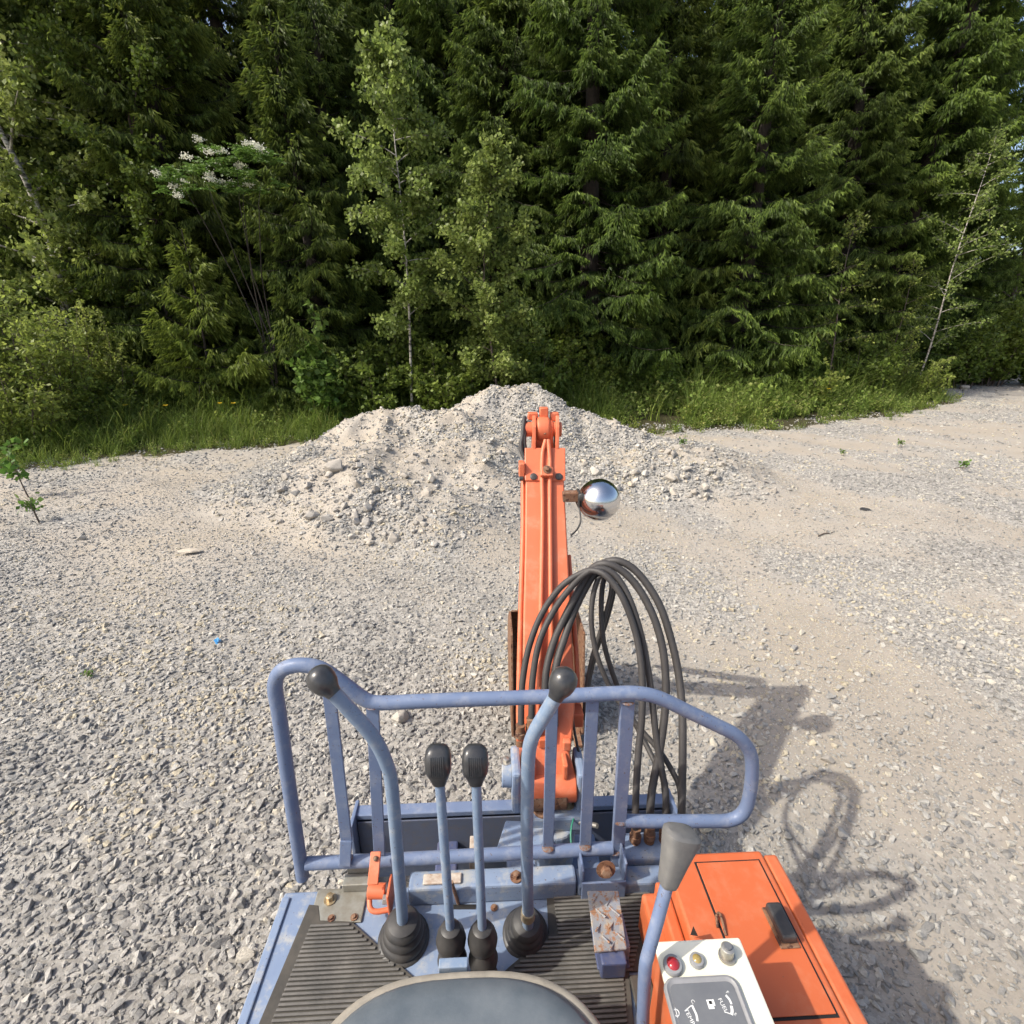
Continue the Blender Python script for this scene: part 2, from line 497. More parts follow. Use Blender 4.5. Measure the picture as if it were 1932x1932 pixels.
def axis_coords(fine0, fine1, step, far, grow):
    c = list(np.arange(fine0, fine1 + 1e-6, step))
    s, v = step, fine1
    while v < far:
        s *= grow; v += s; c.append(v)
    s, v = step, fine0; lo = []
    while v > -far:
        s *= grow; v -= s; lo.append(v)
    return np.array(lo[::-1] + c)
gx = axis_coords(-5.0, 6.0, 0.045, 900, 1.10)
gy = axis_coords(0.3, 10.5, 0.045, 900, 1.10)
GX, GY = np.meshgrid(gx, gy)
GZ = gh(GX, GY)
far = np.hypot(GX, GY)
GZ = np.where(far > 60, GZ * np.clip((120 - far) / 60, 0, 1), GZ)
nx_, ny_ = len(gx), len(gy)
V = np.stack([GX, GY, GZ], -1).reshape(-1, 3)
idx = np.arange(nx_ * ny_).reshape(ny_, nx_)
Q = np.stack([idx[:-1, :-1], idx[:-1, 1:], idx[1:, 1:], idx[1:, :-1]], -1).reshape(-1, 4)

def np_mesh(name, V, faces, nside):
    me = bpy.data.meshes.new(name)
    nv, nf = len(V), len(faces)
    me.vertices.add(nv)
    me.vertices.foreach_set('co', np.asarray(V, np.float32).ravel())
    me.loops.add(nf * nside)
    me.loops.foreach_set('vertex_index', np.asarray(faces, np.int32).ravel())
    me.polygons.add(nf)
    me.polygons.foreach_set('loop_start', np.arange(0, nf * nside, nside, dtype=np.int32))
    me.update(calc_edges=True)
    return me
def attr(me, name, typ, data, dom='POINT'):
    a = me.attributes.new(name, typ, dom)
    key = 'value' if typ in ('FLOAT', 'INT') else 'vector'
    a.data.foreach_set(key, np.asarray(data, np.int32 if typ == 'INT' else np.float32).ravel())

gme = np_mesh('ground', V, Q, 4)
attr(gme, 'soil', 'FLOAT', np.clip(beyond(V[:, 0], V[:, 1]) / 0.5 + 0.5, 0, 1))
attr(gme, 'sand', 'FLOAT', sandiness(V[:, 0], V[:, 1]))

def ground_mat():
    m, nt, b = mat_new('gravel_ground')
    pos = N(nt, 'ShaderNodeTexCoord').outputs['Object']
    soil = N(nt, 'ShaderNodeAttribute', attribute_name='soil').outputs['Fac']
    sand = N(nt, 'ShaderNodeAttribute', attribute_name='sand').outputs['Fac']
    big = noise(nt, 1.3, 5, 0.6, pos)
    fine = noise(nt, 45, 6, 0.75, pos)
    v1 = N(nt, 'ShaderNodeTexVoronoi'); v1.inputs['Scale'].default_value = 70; nt.links.new(pos, v1.inputs['Vector'])
    v2 = N(nt, 'ShaderNodeTexVoronoi'); v2.inputs['Scale'].default_value = 28; nt.links.new(pos, v2.inputs['Vector'])
    sc = mix(nt, fine.outputs['Fac'], (0.27, 0.23, 0.182), (0.445, 0.395, 0.325))
    sc = mix(nt, ramp(nt, big.outputs['Fac'], [(0.4, 0.0), (0.62, 0.6)]).outputs[0], sc, (0.38, 0.35, 0.31))
    bw = N(nt, 'ShaderNodeRGBToBW'); nt.links.new(v1.outputs['Color'], bw.inputs[0])
    gr = ramp(nt, bw.outputs[0], [(0.15, (0.16, 0.153, 0.142)), (0.55, (0.32, 0.307, 0.283)), (0.9, (0.47, 0.45, 0.415))])  # grit tones, darkened to paint shade into the gaps between stones
    bw2 = N(nt, 'ShaderNodeRGBToBW'); nt.links.new(v2.outputs['Color'], bw2.inputs[0])
    gr2 = mix(nt, 0.45, gr.outputs[0], ramp(nt, bw2.outputs[0], [(0.2, (0.19, 0.18, 0.165)), (0.8, (0.45, 0.425, 0.38))]).outputs[0])
    mf = N(nt, 'ShaderNodeMath', operation='ADD'); nt.links.new(sand, mf.inputs[0])
    mf2 = N(nt, 'ShaderNodeMath', operation='MULTIPLY_ADD'); nt.links.new(fine.outputs['Fac'], mf2.inputs[0])
    mf2.inputs[1].default_value = 0.9; mf2.inputs[2].default_value = -0.45
    nt.links.new(mf2.outputs[0], mf.inputs[1])
    fr = ramp(nt, mf.outputs[0], [(0.25, 0.12), (0.65, 0.95)])
    c = mix(nt, fr.outputs[0], gr2, sc)
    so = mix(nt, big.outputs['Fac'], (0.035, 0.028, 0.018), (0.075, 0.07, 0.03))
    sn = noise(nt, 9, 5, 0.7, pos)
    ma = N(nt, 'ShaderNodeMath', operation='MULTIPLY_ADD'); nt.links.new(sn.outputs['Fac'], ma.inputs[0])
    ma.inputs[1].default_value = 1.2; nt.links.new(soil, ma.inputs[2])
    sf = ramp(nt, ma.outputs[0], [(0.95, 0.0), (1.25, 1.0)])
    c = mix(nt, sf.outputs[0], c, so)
    nt.links.new(c, b.inputs['Base Color'])
    b.inputs['Roughness'].default_value = 0.95
    b.inputs['Specular IOR Level'].default_value = 0.15
    h = N(nt, 'ShaderNodeMath', operation='ADD')
    nt.links.new(v1.outputs['Distance'], h.inputs[0]); nt.links.new(fine.outputs['Fac'], h.inputs[1])
    inv = N(nt, 'ShaderNodeMath', operation='SUBTRACT'); inv.inputs[0].default_value = 1.0
    nt.links.new(v1.outputs['Distance'], inv.inputs[1])
    h2 = N(nt, 'ShaderNodeMath', operation='ADD')
    nt.links.new(inv.outputs[0], h2.inputs[0]); nt.links.new(fine.outputs['Fac'], h2.inputs[1])
    fine2 = noise(nt, 210, 4, 0.7, pos)
    h3 = N(nt, 'ShaderNodeMath', operation='ADD')
    nt.links.new(fine.outputs['Fac'], h3.inputs[0]); nt.links.new(fine2.outputs['Fac'], h3.inputs[1])
    bump(nt, b, h3.outputs[0], 0.6, 0.010)
    return m
ground = new_obj('ground', gme, ground_mat(), smooth=60)
tag(ground, 'sandy grey gravel yard with a heaped mound and dark forest floor behind', 'ground', kind='structure')

# ------------------------------------------------------------------ stones
def hull_stone(rng, n=13, flat=0.62, sub=0):
    p = rng.normal(size=(n, 3)); p /= np.linalg.norm(p, axis=1)[:, None]
    p *= rng.uniform(0.8, 1.12, (n, 1))
    p *= np.array([1.0, rng.uniform(0.65, 0.9), flat * rng.uniform(0.8, 1.2)])
    bm = bmesh.new()
    vs = [bm.verts.new(q) for q in p]
    r_ = bmesh.ops.convex_hull(bm, input=vs)
    bmesh.ops.delete(bm, geom=[g for g in r_['geom_interior'] if isinstance(g, bmesh.types.BMVert)], context='VERTS')
    if sub:
        bmesh.ops.bevel(bm, geom=list(bm.edges), offset=0.05, segments=1, affect='EDGES', profile=0.6)
        bmesh.ops.triangulate(bm, faces=[f for f in bm.faces if len(f.verts) > 4])
    bmesh.ops.recalc_face_normals(bm, faces=bm.faces)
    me = bpy.data.meshes.new('stone')
    bm.to_mesh(me); bm.free()
    return me

def variants(coll_name, meshes, mat, base):
    """mesh variants for a scattered mass (kept out of the scene itself)"""
    c = bpy.data.collections.new(coll_name)
    for me in meshes:
        if len(me.materials) == 0: me.materials.append(mat)
        c.objects.link(bpy.data.objects.new(base, me))
    return c

def scatter(name, coll, pts, rot, scl, pick, tone, label, cat):
    me = bpy.data.meshes.new(name)
    me.vertices.add(len(pts))
    me.vertices.foreach_set('co', np.asarray(pts, np.float32).ravel())
    attr(me, 'rot', 'FLOAT_VECTOR', rot)
    attr(me, 'scl', 'FLOAT_VECTOR', scl)
    attr(me, 'pick', 'INT', pick)
    attr(me, 'tone', 'FLOAT', tone)
    ob = new_obj(name, me)
    ng = bpy.data.node_groups.new(name + '_scatter', 'GeometryNodeTree')
    ng.interface.new_socket('Geometry', in_out='INPUT', socket_type='NodeSocketGeometry')
    ng.interface.new_socket('Geometry', in_out='OUTPUT', socket_type='NodeSocketGeometry')
    gi, go = ng.nodes.new('NodeGroupInput'), ng.nodes.new('NodeGroupOutput')
    iop = ng.nodes.new('GeometryNodeInstanceOnPoints')
    ci = ng.nodes.new('GeometryNodeCollectionInfo')
    ci.inputs['Collection'].default_value = coll
    ci.inputs['Separate Children'].default_value = True
    ci.inputs['Reset Children'].default_value = True
    iop.inputs['Pick Instance'].default_value = True
    def na(n, t):
        a = ng.nodes.new('GeometryNodeInputNamedAttribute'); a.data_type = t
        a.inputs['Name'].default_value = n
        return a.outputs['Attribute']
    e2r = ng.nodes.new('FunctionNodeEulerToRotation')
    L = ng.links.new
    L(gi.outputs[0], iop.inputs['Points']); L(ci.outputs[0], iop.inputs['Instance'])
    L(na('pick', 'INT'), iop.inputs['Instance Index'])
    L(na('rot', 'FLOAT_VECTOR'), e2r.inputs[0]); L(e2r.outputs[0], iop.inputs['Rotation'])
    L(na('scl', 'FLOAT_VECTOR'), iop.inputs['Scale'])
    L(iop.outputs[0], go.inputs[0])
    md = ob.modifiers.new('scatter', 'NODES'); md.node_group = ng
    tag(ob, label, cat, kind='stuff')
    return ob

def in_view(x, y, pad=1.12):
    d = y * CP + CAM_H * SP
    return (np.abs(x) < d * pad + 0.25) & (d > 0.9)

stone_meshes = [hull_stone(np.random.default_rng(100 + i), 11 + i % 4, 0.6) for i in range(10)]
STONES = variants('gravel_variants', stone_meshes, STONE, 'gravel_stone')

def gravel_points():
    P, S, T = [], [], []
    rng = np.random.default_rng(5)
    def zone(x0, x1, y0, y1, dens, r0, r1, keep, power=2.2):
        n = int((x1 - x0) * (y1 - y0) * dens)
        x = rng.uniform(x0, x1, n); y = rng.uniform(y0, y1, n)
        k = in_view(x, y) & (beyond(x, y) < 0.15 + 0.5 * rng.random(n)) & (rng.random(n) < keep(x, y))
        x, y = x[k], y[k]
        r = r0 + (r1 - r0) * rng.random(len(x)) ** power
        P.append(np.stack([x, y], -1)); S.append(r); T.append(rng.random(len(x)))
    def keep_near(x, y):
        return np.clip(1.06 - sandiness(x, y) * 1.0, 0.16, 1)
    zone(-4.6, 3.4, 0.2, 2.6, 3300, 0.006, 0.0205, keep_near)
    zone(-5.0, 5.0, 0.3, 3.6, 5200, 0.0025, 0.0065, lambda x, y: 0.25 + 0.75 * sandiness(x, y), 1.0)
    zone(-6.0, 7.0, 3.6, 6.5, 1500, 0.004, 0.009, lambda x, y: 0.25 + 0.75 * sandiness(x, y), 1.0)
    zone(-4.6, 3.4, 0.2, 3.2, 110, 0.018, 0.030, keep_near, 1.5)
    zone(-5.5, 5.5, 2.6, 4.6, 2000, 0.007, 0.020, keep_near)
    zone(-8, 9, 4.6, 7.5, 620, 0.009, 0.026, keep_near)
    zone(-9, 14, 7.5, 14, 230, 0.012, 0.034, keep_near)
    zone(5, 26, 12, 24, 50, 0.016, 0.045, keep_near)
    # the mound: grit and broken stones
    def keep_mound(x, y):
        return np.clip(mound(x, y) * 8, 0, 1) * np.clip(1.1 - sandiness(x, y), 0.15, 1)
    zone(-3.8, 3.8, 4.0, 9.2, 1500, 0.009, 0.034, keep_mound, 2.0)
    return np.concatenate(P), np.concatenate(S), np.concatenate(T)
gp, gs, gt = gravel_points()
gt = np.clip(gt + (fbm(gp[:, 0], gp[:, 1], 1.4, 71, 3) - 0.5) * 0.9, 0, 1)   # darker and paler stretches
rg = np.random.default_rng(9)
n_g = len(gp)
gz = gh(gp[:, 0], gp[:, 1]) + gs * 0.18
scatter('gravel', STONES, np.column_stack([gp, gz]),
        np.column_stack([rg.normal(0, 0.35, n_g), rg.normal(0, 0.35, n_g), rg.uniform(0, 6.283, n_g)]),
        gs[:, None] * rg.uniform(0.75, 1.3, (n_g, 3)), rg.integers(0, len(stone_meshes), n_g), gt,
        'loose crushed grey gravel covering the yard and the mound', 'gravel')

# single rocks one can pick out: on the mound and here and there on the yard
rock_meshes = []
for i in range(9):
    me = hull_stone(np.random.default_rng(300 + i), 15, 0.72, sub=1)
    me.name = 'rock'
    me.materials.append(ROCK)
    rock_meshes.append(me)
def put_rock(x, y, r, label, group, rng, sink=0.25):
    o = bpy.data.objects.new('rock', rock_meshes[rng.integers(0, len(rock_meshes))])
    COL.objects.link(o)
    sc = r * rng.uniform(0.8, 1.25, 3)
    o.scale = sc
    o.rotation_euler = (rng.normal(0, 0.5), rng.normal(0, 0.5), rng.uniform(0, 6.28))
    o.location = (x, y, float(gh(x, y)) + r * 0.6 * (1 - sink) - r * 0.15)
    tag(o, label, 'rock', group)
    return o
rr = np.random.default_rng(77)
ZONES = [  # px box in the photo's frame, count, radius range, label, group
    ((520, 700, 865, 1000), 46, (0.035, 0.10), 'pale broken rock on the left front slope of the gravel mound', 'rocks on the left of the mound'),
    ((640, 830, 930, 1035), 44, (0.035, 0.095), 'pale broken rock spilled at the front foot of the mound', 'rocks at the front foot of the mound'),
    ((700, 975, 830, 930), 44, (0.03, 0.085), 'grey broken rock halfway up the mound left of the boom', 'rocks halfway up the mound'),
    ((1090, 1390, 830, 945), 62, (0.03, 0.10), 'grey broken rock on the right flank of the mound', 'rocks on the right of the mound'),
    ((1180, 1400, 880, 950), 24, (0.035, 0.09), 'pale rock at the right foot of the mound', 'rocks at the right foot of the mound'),
    ((660, 870, 768, 810), 30, (0.03, 0.06), 'small rock along the left crest of the mound', 'rocks on the left crest'),
]
def hit(px, py):
    """where a line of sight meets the ground sheet"""
    d = ray(px, py)
    ss = np.concatenate([np.arange(0.8, 12, 0.03), np.arange(12, 60, 0.15)])
    X, Y, Z = d.x * ss, d.y * ss, CAM_H + d.z * ss
    k = np.nonzero(Z <= gh(X, Y))[0]
    return Vector((X[k[0]], Y[k[0]], Z[k[0]])) if len(k) else None
for (x0, x1, y0, y1), cnt, (ra, rb), lab, grp in ZONES:
    for _ in range(cnt):
        p = hit(rr.uniform(x0, x1), rr.uniform(y0, y1))
        if p is None or beyond(p.x, p.y) > 0: continue
        put_rock(p.x, p.y, 0.8 * (ra + (rb - ra) * rr.random() ** 2.2), lab, grp, rr)
for px, py, r, lab in [(753, 1360, 0.055, 'light grey angular rock on the gravel beyond the guard rail'),
                       (632, 890, 0.13, 'largest pale boulder on the left slope of the mound'),
                       (540, 905, 0.09, 'rounded pale rock at the left end of the mound'),
                       (1265, 905, 0.10, 'big pale rock on the right foot of the mound'),
                       (1460, 930, 0.05, 'lone small rock on the packed gravel right of the mound'),
                       (365, 1045, 0.09, 'flat pale stone slab half buried in the yard on the left'),
                       (155, 1020, 0.05, 'pale stone beside the small sapling on the left'),
                       (1395, 1197, 0.026, 'small white flat stone on the yard right of the hoses'),
                       (1820, 735, 0.17, 'pale boulder at the edge of the grass on the far right'),
                       (1812, 1225, 0.03, 'grey stone lying on the sandy track at the right'),
                       (1558, 1440, 0.03, 'whitish stone on the gravel right of the boom shadow')]:
    p = hit(px, py)
    o = put_rock(p.x, p.y, r, lab, None, rr)
    if 'flat' in lab:
        o.scale = (r * 1.4, r * 0.7, r * 0.3); o.rotation_euler = (0.05, 0.04, 0.25)

# ------------------------------------------------------------------ the mini excavator (built in its own frame, parented to an Empty on the ground)
EX = empty('mini_excavator', (0, 0, 0), YAW)
tag(EX, 'small orange and blue mini excavator seen from its seat, boom raised ahead', 'excavator')
FZ = 0.50                      # deck height

def bolt(mb, p, r=0.009, h=0.008, axis=(0, 0, 1), washer=True):
    ax = Vector(axis).normalized()
    if washer: mb.lathe(p, ax, [(0, r * 1.7), (0.002, r * 1.7)], 16)
    mb.lathe(Vector(p) + ax * 0.0021, ax, [(0, r), (h, r), (h + 0.001, r * 0.8)], 6)
    return mb

# undercarriage, frame
for sx in (-1, 1):
    trk = MB()
    prof = []
    for k in range(24):
        a = 2 * math.pi * k / 24
        yy = math.cos(a) * 0.17; zz = math.sin(a) * 0.17
        prof.append((yy + (0.72 if yy > 0 else -0.62), zz + 0.172))
    x0, x1 = sx * 0.27, sx * 0.47
    trk.loft([[(x0, p[0], p[1]) for p in prof], [(x1, p[0], p[1]) for p in prof]])
    for k in range(17):
        trk.box(((x0 + x1) / 2, -0.6 + k * 0.082, 0.004 + 0.342), (0.2, 0.03, 0.02))
    trk.build('track', RUBBER, EX, 0.004)
MB().bb((-0.26, -0.6, 0.18), (0.26, 0.75, 0.34)).build('undercarriage_frame', NAVY, EX, 0.01)
MB().cyl((0, 0.05, 0.34), (0, 0.05, 0.42), 0.27, 32).build('slew_ring', NAVY, EX)
MB().bb((-0.50, -0.75, 0.42), (0.60, 0.88, 0.472)).build('main_frame', NAVY, EX, 0.006)
MB().bb((-0.52, -0.85, 0.474), (0.64, -0.32, 0.95)).build('rear_hood', ORANGE, EX, 0.04)

# deck
deck = MB().bb((-0.535, -0.32, 0.474), (0.64, 0.915, FZ)).build('deck_plate', BLUE_FLOOR, EX, 0.004)
MB().bb((-0.215, 0.866, FZ + 0.001), (0.20, 0.913, 0.56)).build('front_crossbeam', BLUE_FLOOR, EX, 0.006)
MB().bb((0.203, 0.866, FZ + 0.001), (0.60, 0.913, 0.545)).build('front_crossbeam', BLUE_FLOOR, EX, 0.006)
a, b = at(478, 1925, z=FZ), at(566, 1672, z=FZ)
MB().bb((-0.535, 0.2, FZ + 0.0005), (-0.515, 0.90, FZ + 0.006)).build('deck_edge_strip', BLUE_FLOOR, deck, 0.003)
sl0, sl1 = at(839, 1711, z=FZ), at(898, 1711, z=FZ)
slot = MB().tube([sl0 + Vector((0, 0, -0.003)), sl1 + Vector((0, 0, -0.003))], 0.008, 14, squash=0.6)
slot.build('lever_slot', DARK, deck)
p0, p1 = at(801, 1668, z=0.53), at(872, 1664, z=0.53)
lb = MB().bb((p0.x, 0.874, 0.561), (p1.x, 0.90, 0.567)); lb.build('label_block', LABELPLATE, deck, 0.003)
for q in [(623, 1697, 0.506), (974, 1655, 0.561), (625, 1733, 0.506), (668, 1731, 0.506), (932, 1713, 0.501)]:
    big = q[0] in (623, 974)
    bolt(MB(), at(q[0], q[1], z=q[2] + 0.001), 0.009 if big else 0.005, 0.012 if big else 0.003).build('deck_bolt', BRASS if q[0] == 623 else RUSTY, deck, 0, 40)
# left steel angle bracket with lip
q0, q1 = at(598, 1690, z=FZ), at(682, 1742, z=FZ)
br = MB()
br.bb((q0.x, q1.y, FZ + 0.001), (q1.x, q0.y + 0.012, FZ + 0.006))
c0 = at(645, 1672, z=0.53); c1 = at(693, 1672, z=0.53)
br.bb((c0.x, q0.y + 0.0, FZ + 0.007), (c1.x + 0.004, c0.y + 0.03, FZ + 0.032))
br.bb((c0.x + 0.006, c0.y + 0.031, FZ + 0.012), (c1.x - 0.002, c0.y + 0.037, FZ + 0.052))
br.build('latch_bracket', GALV, EX, 0.004)
# orange latch
lt = MB()
s0, s1 = at(709, 1612, y=0.90), at(704, 1664, y=0.855)
d = (s1 - s0)
rot = d.to_track_quat('Y', 'Z').to_matrix()
lt.box((s0 + s1) / 2, (0.025, d.length + 0.012, 0.007), rot)
hub0, hub1 = at(695, 1681, z=0.56), at(728, 1681, z=0.56)
lt.cyl(hub0, hub1, 0.017, 18)
lt.tube(spline([at(697, 1692, z=0.55), at(699, 1714, z=0.54), at(712, 1720, z=0.535), at(738, 1715, z=0.535)], 6), 0.0065, 10)
lt.box(at(737, 1690, z=0.56), (0.006, 0.055, 0.075))
latch = lt.build('safety_latch', ORANGE_BOOM, EX, 0.0025, 50)
MB().sphere(at(709, 1619, y=0.893) + Vector((0, -0.004, 0.004)), 0.006, 10, 6).build('pin', RUSTY, latch)
for q in ((729, 1676), (729, 1697)):
    c = at(q[0], q[1], z=0.565)
    MB().lathe(c, (1, 0, 0), [(-0.008, 0.011), (0.008, 0.011)], 6).build('nut', STEEL, latch, 0.001)
# thin rusty rod beside the small levers
MB().tube([at(866, 1709, z=FZ - 0.01), at(852, 1664, z=0.60)], 0.0045, 8).build('control_rod', RUSTY, EX, 0, 60)

# floor mats with moulded ribs
def floor_mat(name, poly_px, rib_rows):
    poly = [at(x, y, z=0.507) for x, y in poly_px]
    mb = MB().prism([(p.x, p.y) for p in poly], FZ + 0.0012, 0.507)
    mo = mb.build(name, MAT_RUBBER, EX, 0.0015)
    rb = MB()
    for y, xa, xb in rib_rows:
        rb.box(((xa + xb) / 2, y, 0.5095), (xb - xa, 0.0052, 0.0048))
    tag(rb.build('mat_ribs', MAT_RIB, mo, 0.0012), kind='stuff')
    return mo
def poly_span(poly_px, y, inset, z=0.507):
    P = [at(x, yy, z=z) for x, yy in poly_px]; xs = []
    for i in range(len(P)):
        p, q = P[i], P[(i + 1) % len(P)]
        if (p.y - y) * (q.y - y) < 0:
            t = (y - p.y) / (q.y - p.y); xs.append(p.x + (q.x - p.x) * t)
    xs.sort()
    return (xs[0] + inset, xs[-1] - inset) if len(xs) >= 2 and xs[-1] - xs[0] > 2 * inset + 0.02 else None
PL = [(583, 1706), (601, 1708), (604, 1736), (664, 1738), (683, 1755), (767, 1831), (880, 1930), (880, 2400), (290, 2400)]
rows = []
y = at(600, 1748, z=0.507).y
while y > 0.25:
    sp = poly_span(PL, y, 0.014)
    if sp: rows.append((y, sp[0] + 0.012, sp[1]))
    y -= 0.0088
floor_mat('floor_mat', PL, rows)
PR = [(1030, 1662), (1040, 1656), (1243, 1656), (1205, 1832), (1187, 1832), (1240, 2400), (900, 2400), (900, 1880), (961, 1823), (1035, 1762)]
rows = []
y = at(1100, 1672, z=0.507).y
while y > 0.25:
    sp = poly_span(PR, y, 0.014)
    if sp:
        xa = max(sp[0], at(1045, 1700, z=0.507).x) if y > at(1040, 1764, z=0.507).y else sp[0]
        rows.append((y, xa, sp[1]))
    y -= 0.0088
rm = floor_mat('floor_mat', PR, rows)
ql, qr = at(1187, 1840, z=0.51), at(1225, 2000, z=0.51)
MB().bb((ql.x, 0.3, 0.5015), (0.335, ql.y, 0.513)).build('floor_panel', MAT_RUBBER, EX, 0.003)

# guard rail
RY = 0.925
WELD = paint('rusty_weld', (0.10, 0.12, 0.18), (0.16, 0.12, 0.09), rust=(0.15, 0.065, 0.03), rust_at=0.5, dirt=0.4, scale=30, rough=0.6)
def rp(pts, y=RY): return [at(x, yy, y=y) for x, yy in pts]
rail = MB()
rail.tube(spline(rp([(571, 1655), (545, 1480), (527, 1350), (519, 1298), (525, 1272), (545, 1258), (576, 1255), (610, 1264), (655, 1295), (688, 1319), (716, 1326), (790, 1323), (870, 1320), (986, 1316), (1080, 1312), (1160, 1308), (1205, 1308), (1245, 1317), (1300, 1343), (1350, 1367), (1390, 1388), (1413, 1415), (1419, 1445), (1415, 1495), (1404, 1530), (1378, 1547), (1330, 1549), (1240, 1549.5), (1178, 1548.5)]), 6), 0.0158, 16)
rail = rail.build('guard_rail', BLUE, EX, 0, 60)
MB().tube(spline(rp([(578, 1629), (760, 1621), (947, 1611), (1080, 1604), (1155, 1600)]), 4), 0.0158, 16).build('bottom_tube', BLUE, rail, 0, 60)
def upright(d):
    zc = d.normalized(); yc = zc.cross(Vector((1, 0, 0))).normalized(); xc = yc.cross(zc)
    return Matrix((xc, yc, zc)).transposed()
def slat(t, b, w, th=0.007, kick=False):
    p, q = at(t[0], t[1], y=RY), at(b[0], b[1], y=RY)
    mb = MB()
    if kick:
        q2 = at(b[0], b[1] - 32, y=RY)
        dd = p - q2; rot = upright(dd)
        mb.box((p + q2) / 2, (w, th, dd.length), rot)
        q3 = q + Vector((0, -0.012, -0.004))
        mb.box((q2 + q3) / 2 + Vector((0, -0.004, 0)), (w, th, (q2 - q3).length + 0.006), upright(q2 - q3))
    else:
        dd = p - q; rot = upright(dd)
        mb.box((p + q) / 2, (w, th, dd.length), rot)
    return mb.build('slat', BLUE, rail, 0.0015)
slat((617, 1272), (654, 1617), 0.028, kick=True)
slat((703, 1330), (716, 1612), 0.028)
slat((1042, 1322), (1034, 1600), 0.027)
slat((1118, 1320), (1104, 1596), 0.029)
slat((1184, 1316), (1163, 1640), 0.031, 0.016)
for px, py in ((654, 1619), (1034, 1600), (1104, 1597), (1170, 1550), (1160, 1606), (1184, 1324), (703, 1332)):
    c = at(px, py, y=RY - 0.004)
    mb = MB(); mb.sphere(c, 0.0118, 12, 8, (1.35, 1.1, 0.32)); mb.build('weld', WELD, rail, 0, 60)
# mounting bracket on the right
g0, g1 = at(1092, 1637, y=0.905), at(1176, 1668, y=0.88)
mbk = MB()
mbk.bb((g0.x, 0.858, 0.503), (g1.x, 0.864, 0.565))
mbk.bb((g0.x, 0.864, 0.548), (g0.x + 0.006, 0.93, 0.60)); mbk.bb((g1.x - 0.006, 0.864, 0.548), (g1.x, 0.93, 0.62))
brk = mbk.build('rail_bracket', BLUE, EX, 0.002)
bolt(MB(), at(1143, 1640, y=0.857), 0.014, 0.012, (0, -1, 0.25)).build('bracket_bolt', RUSTY, brk, 0.001, 40)

# levers
def lever(pts, r, knob_mat, ball=None, boot=None, mat=None):
    L = MB().tube(spline(pts, 7), r, 14).build('control_lever', mat or BLUE_LEVER, EX, 0, 60)
    return L
def lev_pts(px_list, base, top_s):
    """px list from the base up; depth eased from the base's to the top's"""
    n = len(px_list); out = []
    b3 = at(*base[0], z=base[1]); t3 = at(*px_list[-1], s=top_s)
    for i, p in enumerate(px_list):
        t = (px_list[0][1] - p[1]) / (px_list[0][1] - px_list[-1][1])
        yy = b3.y + (t3.y - b3.y) * t
        out.append(at(p[0], p[1], y=yy))
    return out
LL = lev_pts([(760, 1745), (758, 1712), (749, 1600), (739, 1482), (729, 1440), (705, 1392), (660, 1340), (622, 1299)], ((760, 1745), 0.56), 0.86)
l1 = MB().tube(spline(LL, 7), 0.0128, 14).build('control_lever', BLUE_LEVER, EX, 0, 60)
bc = at(606, 1281, s=0.86)
dk = (bc - LL[-1]).normalized()
MB().lathe(bc, dk, [(-0.034, 0.0125), (-0.026, 0.0145), (-0.022, 0.017), (-0.016, 0.0205), (-0.006, 0.0232), (0.004, 0.0236), (0.013, 0.0205), (0.019, 0.0145), (0.0225, 0.007), (0.0232, 0.001)], 24).build('ball_knob', KNOB, l1, 0, 60)
LR = lev_pts([(996, 1748), (996, 1716), (994, 1600), (995, 1490), (998, 1418), (1008, 1383), (1030, 1345), (1050, 1312)], ((996, 1748), 0.56), 0.86)
l2 = MB().tube(spline(LR, 7), 0.0128, 14).build('control_lever', BLUE_LEVER, EX, 0, 60)
bc = at(1063, 1284, s=0.86)
dk = (bc - LR[-1]).normalized()
MB().lathe(bc, dk, [(-0.034, 0.0125), (-0.026, 0.0145), (-0.022, 0.017), (-0.016, 0.0205), (-0.006, 0.0232), (0.004, 0.0236), (0.013, 0.0205), (0.019, 0.0145), (0.0225, 0.007), (0.0232, 0.001)], 24).build('ball_knob', KNOB, l2, 0, 60)
MB().lathe(at(996, 1724, y=LR[1].y), (0, 0, 1), [(-0.012, 0.016), (0.008, 0.0155)], 18).build('collar', BRASS, l2, 0, 50)
def boot(c, tilt, r0, r1, h, n=3, name='rubber_boot', par=None):
    prof = [(-0.004, r0 * 1.06), (0.006, r0 * 1.08), (0.010, r0)]
    for k in range(n):
        f0 = k / n; f1 = (k + 1) / n
        ra = r0 + (r1 - r0) * f0; rb = r0 + (r1 - r0) * f1
        z0 = 0.010 + h * f0; dz = h / n
        prof += [(z0 + dz * 0.05, ra * 0.84), (z0 + dz * 0.25, ra * 0.97), (z0 + dz * 0.5, (ra * 0.62 + rb * 0.38)), (z0 + dz * 0.75, rb * 0.98), (z0 + dz * 0.95, rb * 0.86)]
    prof += [(0.010 + h, r1 * 0.92), (0.014 + h, r1 * 0.6), (0.016 + h, 0.013)]
    return MB().lathe(c, tilt, prof, 28).build(name, RUBBER, par, 0, 50)
bl = at(762, 1772, z=FZ + 0.001)
boot(bl, (LL[1] - bl).normalized(), 0.055, 0.036, 0.064, 3, par=l1)
brt = at(991, 1762, z=FZ + 0.001)
boot(brt, (LR[1] - brt).normalized(), 0.050, 0.033, 0.057, 3, par=l2)

